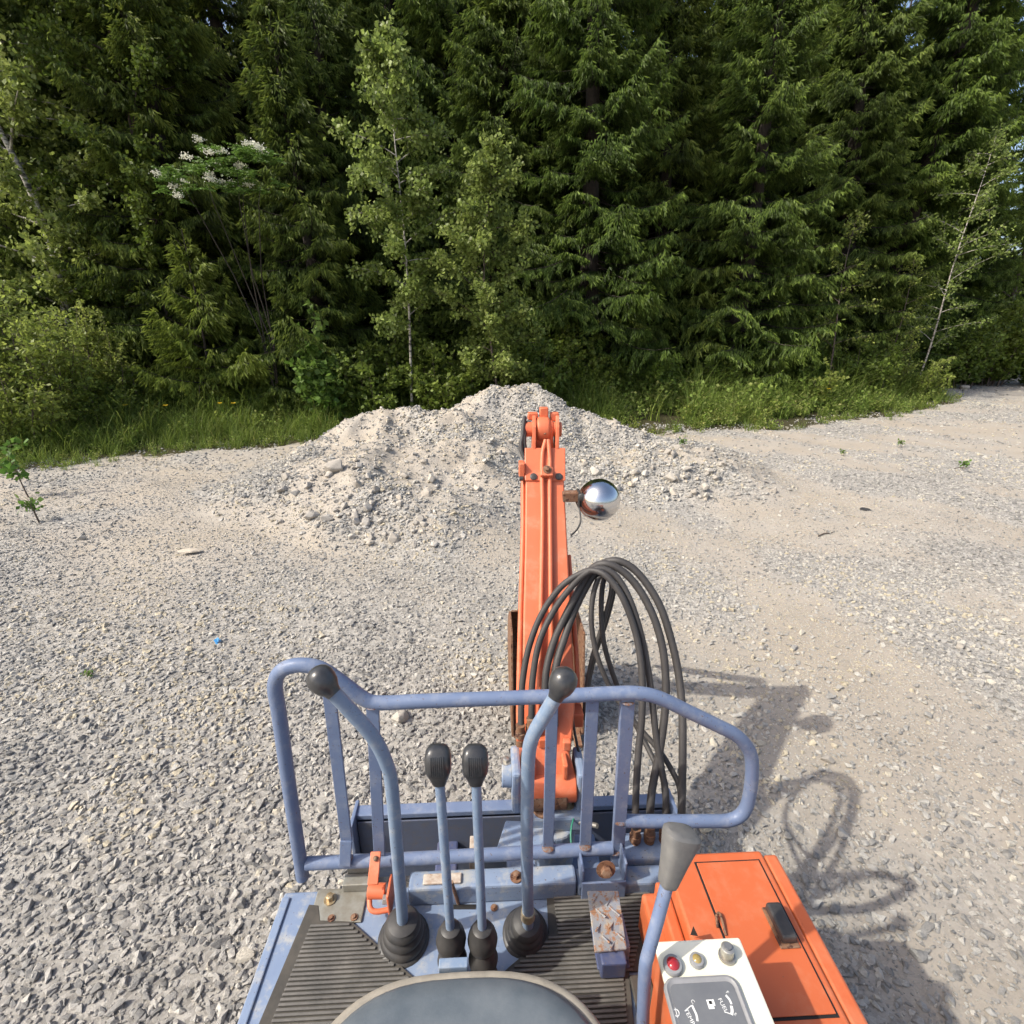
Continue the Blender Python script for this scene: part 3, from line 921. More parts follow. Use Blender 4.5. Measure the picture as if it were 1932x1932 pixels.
def small_lever(base_px, top_px, knob_px):
    t3 = at(*top_px, s=0.93); b3 = at(base_px[0], base_px[1], y=0.70)
    lv = MB().tube([b3 + (b3 - t3) * 0.1, b3, b3.lerp(t3, 0.5), t3], 0.0092, 12).build('control_lever', BLUE_LEVER, EX, 0, 60)
    d = (t3 - b3).normalized()
    side = Vector((1, 0, 0)); fwd = d.cross(side).normalized()
    rings = []
    for hgt, w, dep, off in [(-0.006, 0.0125, 0.0125, 0), (0.004, 0.0155, 0.0145, 0), (0.018, 0.0205, 0.0175, -0.001), (0.028, 0.0232, 0.0195, -0.003), (0.050, 0.0236, 0.0185, -0.002), (0.062, 0.021, 0.015, 0.001), (0.069, 0.0155, 0.010, 0.003), (0.0715, 0.005, 0.003, 0.004)]:
        rg_ = []
        for k in range(24):
            a = 2 * math.pi * k / 24
            ca, sa = math.cos(a), math.sin(a)
            e = 0.62
            rg_.append(t3 + d * hgt + side * (math.copysign(abs(ca) ** e, ca) * w) + fwd * (math.copysign(abs(sa) ** e, sa) * dep + off))
        rings.append(rg_)
    kb = MB().loft(rings).build('grip_knob', KNOB, lv, 0, 40)
    rb = MB()
    for k in range(-3, 4):     # ribs on the face towards the seat
        rb.tube([t3 + d * 0.029 + side * (k * 0.0036) - fwd * 0.0222, t3 + d * 0.050 + side * (k * 0.0036) - fwd * 0.0202, t3 + d * 0.062 + side * (k * 0.0036) - fwd * 0.0138], 0.0013, 5)
    rb.build('grip_ribs', KNOB, lv, 0, 60)
    # stacked rubber bellows at the foot
    bt = b3 + (b3 - t3).normalized() * 0.035
    bb_ = Vector((bt.x, bt.y - 0.0, FZ + 0.001))
    prof = [(0, 0.031)]
    h = (b3 - bb_).length + 0.01
    for k in range(3):
        z0 = h * k / 3
        prof += [(z0 + h * 0.02, 0.024), (z0 + h * 0.07, 0.0295), (z0 + h * 0.15, 0.0315), (z0 + h * 0.24, 0.028), (z0 + h * 0.31, 0.020)]
    prof += [(h, 0.020), (h + 0.004, 0.013)]
    MB().lathe(bb_, (b3 - bb_), prof, 24).build('rubber_bellows', RUBBER, lv, 0, 50)
    return lv
small_lever((850, 1757), (829, 1470), None)
small_lever((910, 1757), (898, 1470), None)

# seat
def ring(z, inset, cx=-0.060, grow=0.0):
    out = []
    for k in range(64):
        a = 2 * math.pi * k / 64
        ca, sa = math.cos(a), math.sin(a)
        e = 2 / 2.9
        out.append((cx + math.copysign(abs(ca) ** e, ca) * (0.262 - inset), 0.305 + math.copysign(abs(sa) ** e, sa) * (0.266 - inset), z))
    return out
seat = MB().loft([ring(0.785, 0.018), ring(0.806, 0.020), ring(0.818, 0.030), ring(0.825, 0.056), ring(0.824, 0.10), ring(0.816, 0.18), ring(0.814, 0.25)]).build('seat', VINYL, EX, 0, 60)
MB().loft([ring(0.745, 0.02), ring(0.75, 0.004), ring(0.772, 0.0), ring(0.788, 0.001), ring(0.797, 0.006), ring(0.799, 0.014), ring(0.796, 0.021)]).build('seat_rim', PIPING, seat, 0, 50)
MB().bb((-0.19, 0.1, 0.5015), (0.07, 0.44, 0.744)).build('seat_base', NAVY, seat, 0.01)
t0, t1 = at(828, 1831, z=0.785), at(883, 1831, z=0.785)
MB().bb((t0.x, t0.y - 0.004, 0.76), (t1.x, t0.y + 0.012, 0.798)).build('seat_clip', BLUE_LEVER, seat, 0.002)
bk = MB().loft([[(x * 0.96 - 0.06, 0.06 + y_, 0.80 + z_ ) for x, y_, z_ in [(-0.22, -0.03, h), (0.22, -0.03, h), (0.22, 0.03, h), (-0.22, 0.03, h)]] for h in (0.0, 0.12, 0.22)])
bk.build('backrest', VINYL, seat, 0.02)

# engine cover on the right
box_ = MB().bb((0.388, -0.30, 0.5015), (0.618, 0.826, 0.70)).build('engine_cover', ORANGE, EX, 0.006)
MB().bb((0.6205, -0.30, 0.5015), (0.652, 0.818, 0.697)).build('side_strip', ORANGE, box_, 0.006)
MB().bb((0.336, -0.30, 0.5015), (0.386, 0.80, 0.615)).build('inner_step', ORANGE, box_, 0.008)
MB().bb((0.36, -0.30, 0.616), (0.3865, 0.79, 0.665)).build('inner_step', ORANGE, box_, 0.006)
lc = [at(1310, 1630, z=0.704), at(1427, 1621, z=0.704)]
yb_ = at(1500, 1917, z=0.704).y
lx0, lx1 = lc[0].x + 0.006, lc[1].x + 0.004
ly1 = (lc[0].y + lc[1].y) / 2
MB().bb((lx0 - 0.004, yb_ - 0.004, 0.7004), (lx1 + 0.004, ly1 + 0.004, 0.7012)).build('lid_gap', DARK, box_)
lid = MB().bb((lx0, yb_, 0.7015), (lx1, ly1, 0.7045)).build('access_lid', ORANGE, box_, 0.0015)
MB().bb((lx0 - 0.004, 0.0, 0.7004), (lx1 + 0.004, yb_ - 0.03, 0.7012)).build('lid_gap', DARK, box_)
MB().bb((lx0, 0.004, 0.7015), (lx1, yb_ - 0.034, 0.7045)).build('access_lid', ORANGE, box_, 0.0015)
h0 = at(1471, 1748, z=0.705)
MB().bb((h0.x - 0.020, h0.y - 0.040, 0.7048), (h0.x + 0.020, h0.y + 0.036, 0.7085)).build('latch_plate', RUSTY, lid, 0.004)
MB().bb((h0.x - 0.0155, h0.y - 0.034, 0.7088), (h0.x + 0.0155, h0.y + 0.034, 0.728)).build('lid_latch', RUBBER, lid, 0.005)
MB().tube(spline([at(1354, 1750, z=0.706), at(1352, 1728, z=0.712), at(1357, 1723, z=0.712), at(1362, 1735, z=0.712), at(1370, 1765, z=0.706)], 5), 0.0028, 8).build('lid_hinge_loop', RUSTY, lid, 0, 60)
# triangular opening in the inner wall
w = [at(1306, 1764, x=0.3875), at(1312, 1747, x=0.3875), at(1321, 1766, x=0.3875)]
MB().add([w[0] - Vector((0.004, 0, 0)), w[1] - Vector((0.004, 0, 0)), w[2] - Vector((0.004, 0, 0))], [(0, 1, 2)]).build('cable_opening', DARK, box_)

# console with instruments
PZ = 0.862
cA, cB = at(1236, 1783, z=PZ), at(1386, 1760, z=PZ)
cx0, cx1, cy1 = cA.x, cB.x + 0.006, (cA.y + cB.y) / 2
console = MB().bb((cx0 + 0.006, 0.15, 0.5015), (cx1 - 0.006, cy1 - 0.006, PZ - 0.014)).build('console', ORANGE, EX, 0.004)
panel = MB().bb((cx0, 0.15, PZ - 0.013), (cx1, cy1, PZ)).build('instrument_panel', CREAM, console, 0.004)
def ind(px, py, r, mat, name):
    c = at(px, py, z=PZ)
    rim = MB().lathe(c + Vector((0, 0, 0.0005)), (0, 0, 1), [(0, r * 1.0), (0.004, r * 1.0), (0.008, r * 0.9), (0.0085, r * 0.75)], 24).build(name, GAUGE_RIM, console, 0, 40)
    MB().sphere(c + Vector((0, 0, 0.006)), r * 0.72, 20, 10, (1, 1, 0.75)).build('lens', mat, rim, 0, 60)
    return rim
ind(1269, 1824, 0.0155, RED_LENS, 'warning_light')
ind(1314, 1815, 0.0115, AMBER_LENS, 'indicator_light')
c = at(1371, 1806, z=PZ)
key = MB().lathe(c + Vector((0, 0, 0.0004)), (0, 0.12, 1), [(0, 0.0135), (0.004, 0.0135), (0.0045, 0.0105), (0.020, 0.0105), (0.021, 0.009)], 20).build('key_switch', STEEL, console, 0, 40)
MB().lathe(c + Vector((0, 0.0026, 0.0215)), (0, 0.12, 1), [(0, 0.0062), (0.003, 0.0062)], 16).build('key_barrel', GAUGE, key, 0, 40)
# gauge cluster: a rounded frame with a grey face
def rrect(x0, x1, y0, y1, r, z):
    out = []
    for cx, cy, a0 in ((x1 - r, y1 - r, 0), (x0 + r, y1 - r, 90), (x0 + r, y0 + r, 180), (x1 - r, y0 + r, 270)):
        for k in range(6):
            a = R(a0 + k * 18)
            out.append((cx + r * math.cos(a), cy + r * math.sin(a), z))
    return out
u0 = at(1255, 1862, z=PZ); u1 = at(1380, 1834, z=PZ)
fx0, fx1, fy1 = u0.x - 0.004, u1.x + 0.002, (u0.y + u1.y) / 2 + 0.002
fy0 = fy1 - 0.115
cl = MB().loft([rrect(fx0, fx1, fy0, fy1, 0.016, PZ + 0.0005), rrect(fx0 + 0.001, fx1 - 0.001, fy0 + 0.001, fy1 - 0.001, 0.016, PZ + 0.0065), rrect(fx0 + 0.004, fx1 - 0.004, fy0 + 0.004, fy1 - 0.004, 0.014, PZ + 0.0075), rrect(fx0 + 0.008, fx1 - 0.008, fy0 + 0.008, fy1 - 0.008, 0.011, PZ + 0.0045)])
clu = cl.build('gauge_cluster', GAUGE_RIM, console, 0, 40)
MB().loft([rrect(fx0 + 0.009, fx1 - 0.009, fy0 + 0.009, fy1 - 0.009, 0.010, PZ + 0.0046), rrect(fx0 + 0.009, fx1 - 0.009, fy0 + 0.009, fy1 - 0.009, 0.010, PZ + 0.0052)]).build('gauge_face', GAUGE, clu)
GZf = PZ + 0.0056
def gp3(zx, zy):
    p = at(1144.5 + 0.2655 * zx, 1539 + 0.2655 * zy, z=GZf); return p
def arc_strip(pts, w, name='gauge_scale'):
    P = spline([gp3(*p) for p in pts], 6); mb = MB()
    for i in range(len(P) - 1):
        d = (P[i + 1] - P[i]); n = Vector((-d.y, d.x, 0)).normalized() * w
        mb.add([P[i] - n, P[i + 1] - n, P[i + 1] + n, P[i] + n], [(0, 1, 2, 3)])
    return mb.build(name, WHITE, clu)
arc_strip([(606, 1345), (620, 1375), (638, 1415), (646, 1460)], 0.0016)
arc_strip([(846, 1275), (872, 1305), (888, 1340)], 0.0016)
arc_strip([(886, 1350), (892, 1385), (888, 1415)], 0.0021)
arc_strip([(556, 1388), (600, 1350)], 0.0006, 'needle')
arc_strip([(836, 1392), (890, 1412)], 0.0006, 'needle')
def text(body, zx, zy, size, ang):
    cu = bpy.data.curves.new('lettering', 'FONT'); cu.body = body; cu.size = size
    cu.align_x = 'CENTER'; cu.align_y = 'CENTER'
    tmp = bpy.data.objects.new('lettering', cu); COL.objects.link(tmp)
    bpy.context.view_layer.update()
    me = bpy.data.meshes.new_from_object(tmp.evaluated_get(bpy.context.evaluated_depsgraph_get()))
    bpy.data.objects.remove(tmp)
    ob = new_obj('lettering', me, WHITE, clu)
    me.materials.clear(); me.materials.append(WHITE)
    ob.location = gp3(zx, zy) + Vector((0, 0, 0.0002)); ob.rotation_euler = (0, 0, R(ang))
text('TEMP', 588, 1428, 0.0085, -75)
text('C', 612, 1322, 0.0075, -60)
text('FUEL', 826, 1348, 0.0085, -78)
text('E', 915, 1412, 0.006, -60)
text('F', 858, 1256, 0.007, -60)
# pump pictogram and thermometer ring
pc = gp3(738, 1340)
pm = MB().box(pc, (0.0088, 0.0115, 0.0004)); pm.box(pc + Vector((0.006, 0.002, 0)), (0.0022, 0.008, 0.0004))
pm.build('pump_symbol', WHITE, clu)
MB().box(pc + Vector((0.0008, 0.002, 0.0004)), (0.0048, 0.004, 0.0003)).build('pump_symbol_window', DARK, clu)
tc_ = gp3(496, 1400); tr_ = [tc_ + Vector((0.0042 * math.cos(a * math.pi / 8), 0.0042 * math.sin(a * math.pi / 8), 0)) for a in range(17)]
MB().tube(tr_, 0.0006, 5).build('temperature_symbol', WHITE, clu)
MB().box(tc_, (0.001, 0.012, 0.0004)).build('temperature_symbol', WHITE, clu)

# right-hand lever with its tapered grey grip
RLp = [at(1213, 2010, y=0.50), at(1213, 1932, y=0.505), at(1217, 1830, y=0.515), at(1224, 1795, y=0.522), at(1242, 1730, y=0.54), at(1262, 1655, y=0.562)]
l3 = MB().tube(spline(RLp, 7), 0.0105, 14).build('control_lever', BLUE, EX, 0, 60)
k0, k1 = at(1259, 1668, y=0.56), at(1288, 1568, y=0.585)
dk = (k1 - k0); hk = dk.length; dk.normalize()
sd = Vector((1, 0.15, 0)); sd = (sd - dk * sd.dot(dk)).normalized(); fd = dk.cross(sd)
rings = []
for t, w_, d_ in [(-0.02, 0.012, 0.012), (0.0, 0.0135, 0.0135), (0.06, 0.0145, 0.0145), (0.5, 0.021, 0.019), (0.88, 0.0285, 0.023), (0.96, 0.0285, 0.023), (1.01, 0.024, 0.019), (1.03, 0.014, 0.011)]:
    rings.append([k0 + dk * (hk * t) + sd * (math.copysign(abs(math.cos(a)) ** 0.6, math.cos(a)) * w_) + fd * (math.copysign(abs(math.sin(a)) ** 0.6, math.sin(a)) * d_) for a in [2 * math.pi * k / 24 for k in range(24)]])
MB().loft(rings).build('tapered_grip', GREYKNOB, l3, 0, 35)

# foot pedal with chequer bars
pa, pb_, pc_, pd_ = at(1108, 1680, z=0.612), at(1167, 1680, z=0.612), at(1183, 1790, z=0.575), at(1122, 1796, z=0.575)
fl, fr_ = at(1113, 1721, z=0.612), at(1173, 1720, z=0.612)
def plate(pts4, th=0.006):
    dn = Vector((0, 0, -th))
    return [Vector(p) for p in pts4] + [Vector(p) + dn for p in pts4], [(0, 1, 2, 3), (7, 6, 5, 4), (0, 4, 5, 1), (1, 5, 6, 2), (2, 6, 7, 3), (3, 7, 4, 0)]
pm = MB(); pm.add(*plate([pa, pb_, fr_, fl])); pm.add(*plate([fl, fr_, pc_, pd_]))
def pedal_mat():
    m = paint('pedal_paint', (0.17, 0.20, 0.26), (0.34, 0.31, 0.25), rust=(0.27, 0.14, 0.075), rust_at=0.53, dirt=0.85, dirt_col=(0.38, 0.31, 0.22), scale=14)
    return m
pedal = pm.build('foot_pedal', pedal_mat(), EX, 0.002)
cb = MB()
for k, (u, v, sgn) in enumerate([(0.25, 0.12, 1), (0.68, 0.16, 1), (0.3, 0.36, -1), (0.75, 0.34, -1), (0.25, 0.58, 1), (0.66, 0.55, 1), (0.32, 0.78, -1), (0.78, 0.74, -1), (0.6, 0.9, 1)]):
    tl = pa.lerp(pb_, u); bl_ = pd_.lerp(pc_, u)
    if v < 0.36:
        p = tl.lerp(fl.lerp(fr_, u), v / 0.36)
    else:
        p = fl.lerp(fr_, u).lerp(bl_, (v - 0.36) / 0.64)
    d = Vector((0.011, 0.013 * sgn, -0.002 * sgn))
    cb.tube([p - d, p + d], [0.0022, 0.0026], 6)
cb.build('chequer_bars', pedal.data.materials[0], pedal, 0, 60)
e0 = at(1114, 1745, z=0.52); e1 = at(1190, 1826, z=0.515)
MB().bb((e0.x, e1.y, 0.5085), (e1.x, e0.y, 0.516)).build('pedal_shade_base', NAVY, pedal, 0.003)  # dark plate standing in for the pedal's shadow on the floor
MB().bb((pd_.x + 0.012, pd_.y - 0.02, 0.5165), (pc_.x - 0.004, pd_.y + 0.035, 0.566)).build('pedal_bracket', NAVY, pedal, 0.004)
MB().bb((pc_.x - 0.006, pc_.y + 0.01, 0.517), (pc_.x + 0.012, pb_.y - 0.015, 0.56)).build('pedal_side_plate', BLUE_FLOOR, pedal, 0.003)

# dozer blade
bz = [(1.262, 0.335), (1.30, 0.338), (1.318, 0.30), (1.325, 0.2), (1.31, 0.08), (1.285, 0.03), (1.27, 0.03), (1.268, 0.09), (1.262, 0.125), (1.232, 0.13), (1.232, 0.138), (1.275, 0.14), (1.288, 0.2), (1.285, 0.28), (1.262, 0.318)]
bl0, bl1 = -0.462, 0.60
blade = MB().loft([[(bl0, p[0], p[1]) for p in bz], [(bl1, p[0], p[1]) for p in bz]]).build('dozer_blade', BLUE, EX, 0.003)
MB().bb((bl0 + 0.008, 1.255, 0.142), (bl1 - 0.008, 1.2605, 0.312)).build('blade_shade_panel', BLUE_SHADED, blade, 0.002)  # added panel that paints the shade on the blade's inner face
MB().bb((bl0 + 0.008, 1.233, 0.1385), (bl1 - 0.008, 1.2545, 0.1415)).build('blade_ledge_shade', BLUE_SHADED, blade)  # thin sheet carrying the same painted shade along the ledge
for x in (bl0, bl1):
    MB().bb((x - 0.006, 1.215, 0.03), (x + 0.006, 1.315, 0.345)).build('blade_end_plate', BLUE, blade, 0.003)
for x in (-0.16, 0.30):
    MB().bb((x - 0.035, 0.70, 0.16), (x + 0.035, 1.262, 0.21)).build('blade_arm', NAVY, blade, 0.006)

# swing bracket and post
def cs(px, py, s): return at(px, py, s=s)
SW = 1.50
yk = MB()
lp = [cs(964, 1431, SW), cs(985, 1433, SW + 0.02), cs(990, 1500, SW), cs(1010, 1520, SW), cs(968, 1500, SW - 0.04)]
base_c = cs(1045, 1508, SW)
yk.box(base_c + Vector((0, 0, -0.03)), (0.17, 0.12, 0.055))
yk.box(cs(973, 1470, SW), (0.026, 0.11, 0.15))
yk.box(cs(1091, 1472, SW), (0.026, 0.11, 0.15))
yk.cyl(base_c + Vector((0.0, -0.02, -0.055)), base_c + Vector((0.0, -0.02, -0.26)), 0.062, 24)
yoke = yk.build('swing_bracket', BLUE_FLOOR, EX, 0.008)
MB().cyl(cs(947, 1460, SW), cs(966, 1460, SW), 0.036, 24).build('pivot_boss', BLUE_FLOOR, yoke, 0.003, 40)
bolt(MB(), cs(955, 1436, SW), 0.010, 0.008).build('boss_bolt', STEEL, yoke, 0, 40)
cap = cs(1017, 1514, SW) + Vector((0, 0, 0.0))
MB().cyl(base_c + Vector((-0.035, -0.03, -0.004)), base_c + Vector((-0.035, -0.03, 0.006)), 0.03, 20).build('pivot_cap', RUSTY, yoke, 0.002, 40)
bolt(MB(), base_c + Vector((0.04, -0.02, -0.002)), 0.010, 0.016).build('bracket_bolt', BRASS, yoke, 0, 40)
MB().cyl(base_c + Vector((0.06, -0.05, -0.03)), base_c + Vector((0.11, -0.09, 0.0)), 0.007, 8).build('grease_pin', STEEL, yoke, 0, 50)
l0 = cs(935, 1585, 1.42)
MB().prism([(l0.x, l0.y - 0.03), (l0.x + 0.11, l0.y - 0.05), (l0.x + 0.17, l0.y + 0.05), (l0.x + 0.03, l0.y + 0.06)], l0.z - 0.02, l0.z).build('post_flange', BLUE_FLOOR, yoke, 0.004)
MB().bb((base_c.x - 0.14, 0.90, 0.28), (base_c.x + 0.14, base_c.y + 0.05, 0.34)).build('post_mount', BLUE, yoke, 0.008)
MB().bb((-0.075, 1.04, 0.30), (-0.055, 1.11, 0.42)).build('post_stop', LABELPLATE, yoke, 0.002)
MB().tube(spline([cs(1078, 1600, 1.40), cs(1077, 1570, 1.42), cs(1082, 1545, 1.45), cs(1090, 1535, 1.47)], 5), 0.0025, 6).build('earth_wire', GREEN_WIRE, yoke, 0, 60)

# boom: a box beam lofted along its top line
st = [(1034, 1492, 1.445, 0.1500, 0.100), (1034, 1462, 1.456, 0.1576, 0.130), (1032, 1425, 1.465, 0.1341, 0.149), (1030, 1395, 1.473, 0.1503, 0.158), (1033, 1330, 1.499, 0.1592, 0.166), (1034, 1250, 1.531, 0.1521, 0.173), (1032, 1130, 1.589, 0.1439, 0.160), (1031, 1050, 1.636, 0.1386, 0.148), (1029, 960, 1.691, 0.1333, 0.136), (1027, 870, 1.749, 0.1273, 0.125), (1026, 848, 1.763, 0.1258, 0.115)]
tops = [cs(a_, b_, c_) for a_, b_, c_, _, _ in st]
rings = []
def boom_frame(i):
    d = (tops[min(i + 1, len(tops) - 1)] - tops[max(i - 1, 0)]).normalized()
    rt = d.cross(Vector((0, 0, 1))).normalized(); up = rt.cross(d).normalized()
    return d, rt, up
for i, (_, _, _, w_, h_) in enumerate(st):
    d, rt, up = boom_frame(i)
    p = tops[i]
    rings.append([p - rt * w_ / 2, p + rt * w_ / 2, p + rt * w_ / 2 - up * h_, p - rt * w_ / 2 - up * h_])
boom = MB().loft(rings).build('boom', ORANGE_BOOM, EX, 0.005, 25)
dB, rB, uB = boom_frame(7)
fc = cs(1034, 1476, 1.475)
MB().cyl(fc - Vector((0.078, 0, 0.01)), fc + Vector((0.078, 0, -0.01)), 0.047, 28).build('boom_foot', ORANGE_BOOM, boom, 0.004, 40)
MB().cyl(fc - Vector((0.05, 0.012, 0.03)), fc + Vector((0.05, -0.012, -0.03)), 0.042, 24).build('boom_foot_bush', RUSTY, boom, 0.003, 40)
for sx in (-1, 1):
    MB().box(cs(1034 + sx * 30, 1440, 1.465), (0.014, 0.07, 0.05)).build('foot_gusset', ORANGE_BOOM, boom, 0.004)
def on_boom(px, py, lift=0.0):
    """a place on the boom's top face"""
    # depth eased between the stations
    ys = [s[1] for s in st][::-1]; ss = [s[2] for s in st][::-1]
    s_ = float(np.interp(py, ys, ss))
    i = min(range(len(st)), key=lambda k: abs(st[k][1] - py))
    return cs(px, py, s_) + boom_frame(i)[2] * lift
for xs in ([(1015, 1395), (1017, 1300), (1020, 1150), (1022, 1050), (1023, 960), (1022, 905), (1023, 860), (1029, 833)], [(1041, 1395), (1042, 1300), (1039, 1150), (1038, 1050), (1037, 960), (1037, 905), (1037, 870), (1034, 833)]):
    pp = [on_boom(x, y, 0.013) for x, y in xs]
    MB().tube(spline(pp, 6), 0.0075, 12).build('hydraulic_pipe', ORANGE_BOOM, boom, 0, 60)
pp = [on_boom(x, y, -0.02) for x, y in [(979, 1385), (978, 1330), (981, 1200), (984, 1100), (987, 1000), (987, 920), (988, 890)]]
MB().tube(spline(pp, 6), 0.0078, 12).build('hydraulic_pipe', ORANGE_BOOM, boom, 0, 60)
pp = [on_boom(x, y, -0.05) for x, y in [(1092, 1330), (1091, 1240), (1083, 1130), (1076, 1040)]]
MB().tube(spline(pp, 6), 0.0075, 12).build('hydraulic_pipe', ORANGE_BOOM, boom, 0, 60)
def boom_plate(px0, px1, py0, py1, th, name, mat, lift0=0.0005, bev=0.003):
    cs_ = [on_boom(px0, py1, lift0), on_boom(px1, py1, lift0), on_boom(px1, py0, lift0), on_boom(px0, py0, lift0)]
    up = boom_frame(8)[2]
    mb = MB().add(cs_ + [c + up * th for c in cs_], [(3, 2, 1, 0), (4, 5, 6, 7), (0, 1, 5, 4), (1, 2, 6, 5), (2, 3, 7, 6), (3, 0, 4, 7)])
    return mb.build(name, mat, boom, bev)
boom_plate(990, 1066.5, 846, 908, 0.006, 'cover_plate', ORANGE_BOOM)
boom_plate(1019, 1042, 889, 905, 0.028, 'pipe_clamp', ORANGE_BOOM, 0.0068)
up8 = boom_frame(8)[2]
for px, py in ((1006.5, 901), (1054, 901)):
    MB().lathe(on_boom(px, py, 0.0068), up8, [(0, 0.0125), (0.004, 0.012), (0.006, 0.007)], 18).build('plug', RUBBER, boom, 0, 40)
bolt(MB(), on_boom(1031, 894, 0.036), 0.0085, 0.008, up8).build('clamp_bolt', RUSTY, boom, 0, 40)
def ct(px, py, s): return cs(px, py, 1.45 + (s - 1.45) * 0.58)
# fork at the boom's end: two ears, pivot barrel, the arm's hub
e_s = 2.03
for px in (1007.5, 1051):
    rt = rB
    c0, c1, c2 = ct(px, 855, 1.985), ct(px, 815, 2.02), ct(px, 789, 2.05)
    up = uB
    mb = MB()
    ring_ = [c0 + up * 0.004, ct(px, 838, 2.0) + up * 0.02, c1 + up * 0.035, c2 + up * 0.02, c2 - up * 0.06, c1 - up * 0.11, c0 - up * 0.12]
    mb.loft([[p - rt * 0.006 for p in ring_], [p + rt * 0.006 for p in ring_]])
    mb.build('boom_ear', ORANGE_BOOM, boom, 0.002)
hub = ct(1025, 808, e_s) - uB * 0.008
MB().cyl(hub - rB * 0.0655, hub + rB * 0.064, 0.0257, 24).build('pivot_barrel', ORANGE_BOOM, boom, 0.003, 40)
arm = MB()
arm.lathe(hub, rB, [(-0.037, 0.029), (-0.023, 0.0335), (-0.02, 0.0415), (0.0, 0.044), (0.02, 0.0415), (0.023, 0.0335), (0.035, 0.029)], 28)
low = Vector((at(1030, 1250, y=2.1).x, 2.16, 0.50))
arm.loft([[hub + rB * sx * 0.03 + uB * 0.0 + Vector((0, dy, 0)) for sx, dy in ((-1, -0.035), (1, -0.035), (1, 0.045), (-1, 0.045))],
          [hub.lerp(low, 0.3) + rB * sx * 0.042 + Vector((0, dy, 0)) for sx, dy in ((-1, -0.06), (1, -0.06), (1, 0.06), (-1, 0.06))],
          [low + rB * sx * 0.036 + Vector((0, dy, 0)) for sx, dy in ((-1, -0.045), (1, -0.045), (1, 0.045), (-1, 0.045))]])
arm.box(ct(1026, 779, 2.05), (0.03, 0.03, 0.04)); arm.box(ct(1005, 785, 2.06), (0.035, 0.03, 0.026)); arm.box(ct(1046, 786, 2.07), (0.03, 0.03, 0.03))
arm = arm.build('dipper_arm', ORANGE_BOOM, EX, 0.004, 40)
MB().lathe(ct(1028, 818, 1.985), -dB, [(0, 0.006), (0.004, 0.006)], 8).build('grease_nipple', RUSTY, arm, 0, 40)
MB().cyl(hub.lerp(low, 0.15) + Vector((0, 0.09, 0)), low + Vector((0, 0.09, 0.25)), 0.03, 16).build('bucket_cylinder', RUBBER, arm, 0.003, 40)
# bucket tucked under the boom
BW = 0.166
bprof = [(1.99, 0.53), (2.20, 0.53), (2.36, 0.40), (2.41, 0.22), (2.32, 0.07), (2.14, 0.02), (1.90, 0.03)]
bu = MB(); bxc = at(1030, 1250, y=2.05).x
for sx in (-1, 1):
    bu.loft([[(bxc + sx * BW - 0.005, p[0], p[1]) for p in bprof], [(bxc + sx * BW + 0.005, p[0], p[1]) for p in bprof]])
for i in range(len(bprof) - 1):
    p, q = Vector((0, *bprof[i])), Vector((0, *bprof[i + 1]))
    c = (p + q) / 2; c.x = bxc
    dd = q - p
    if i >= 1:
        bu.box(c, (BW * 2 - 0.012, dd.length + 0.006, 0.008), Matrix.Rotation(math.atan2(dd.z, dd.y), 3, 'X'))
bucket = bu.build('bucket', RUSTY, EX, 0.002)
for k in range(4):
    MB().box((bxc - BW + 0.03 + k * (2 * BW - 0.06) / 3, 1.875, 0.03), (0.035, 0.09, 0.018), Matrix.Rotation(0.05, 3, 'X')).build('bucket_tooth', RUSTY, bucket, 0.003)
# fittings on the boom foot
for px, py in ((982, 1397), (1023, 1398), (1069, 1403)):
    c = on_boom(px, py, 0.010)
    MB().box(c, (0.022, 0.02, 0.03)).build('hose_block', ORANGE_BOOM, boom, 0.003)
MB().box(cs(1083, 1350, 1.56), (0.05, 0.05, 0.05)).build('hose_block', ORANGE_BOOM, boom, 0.004)

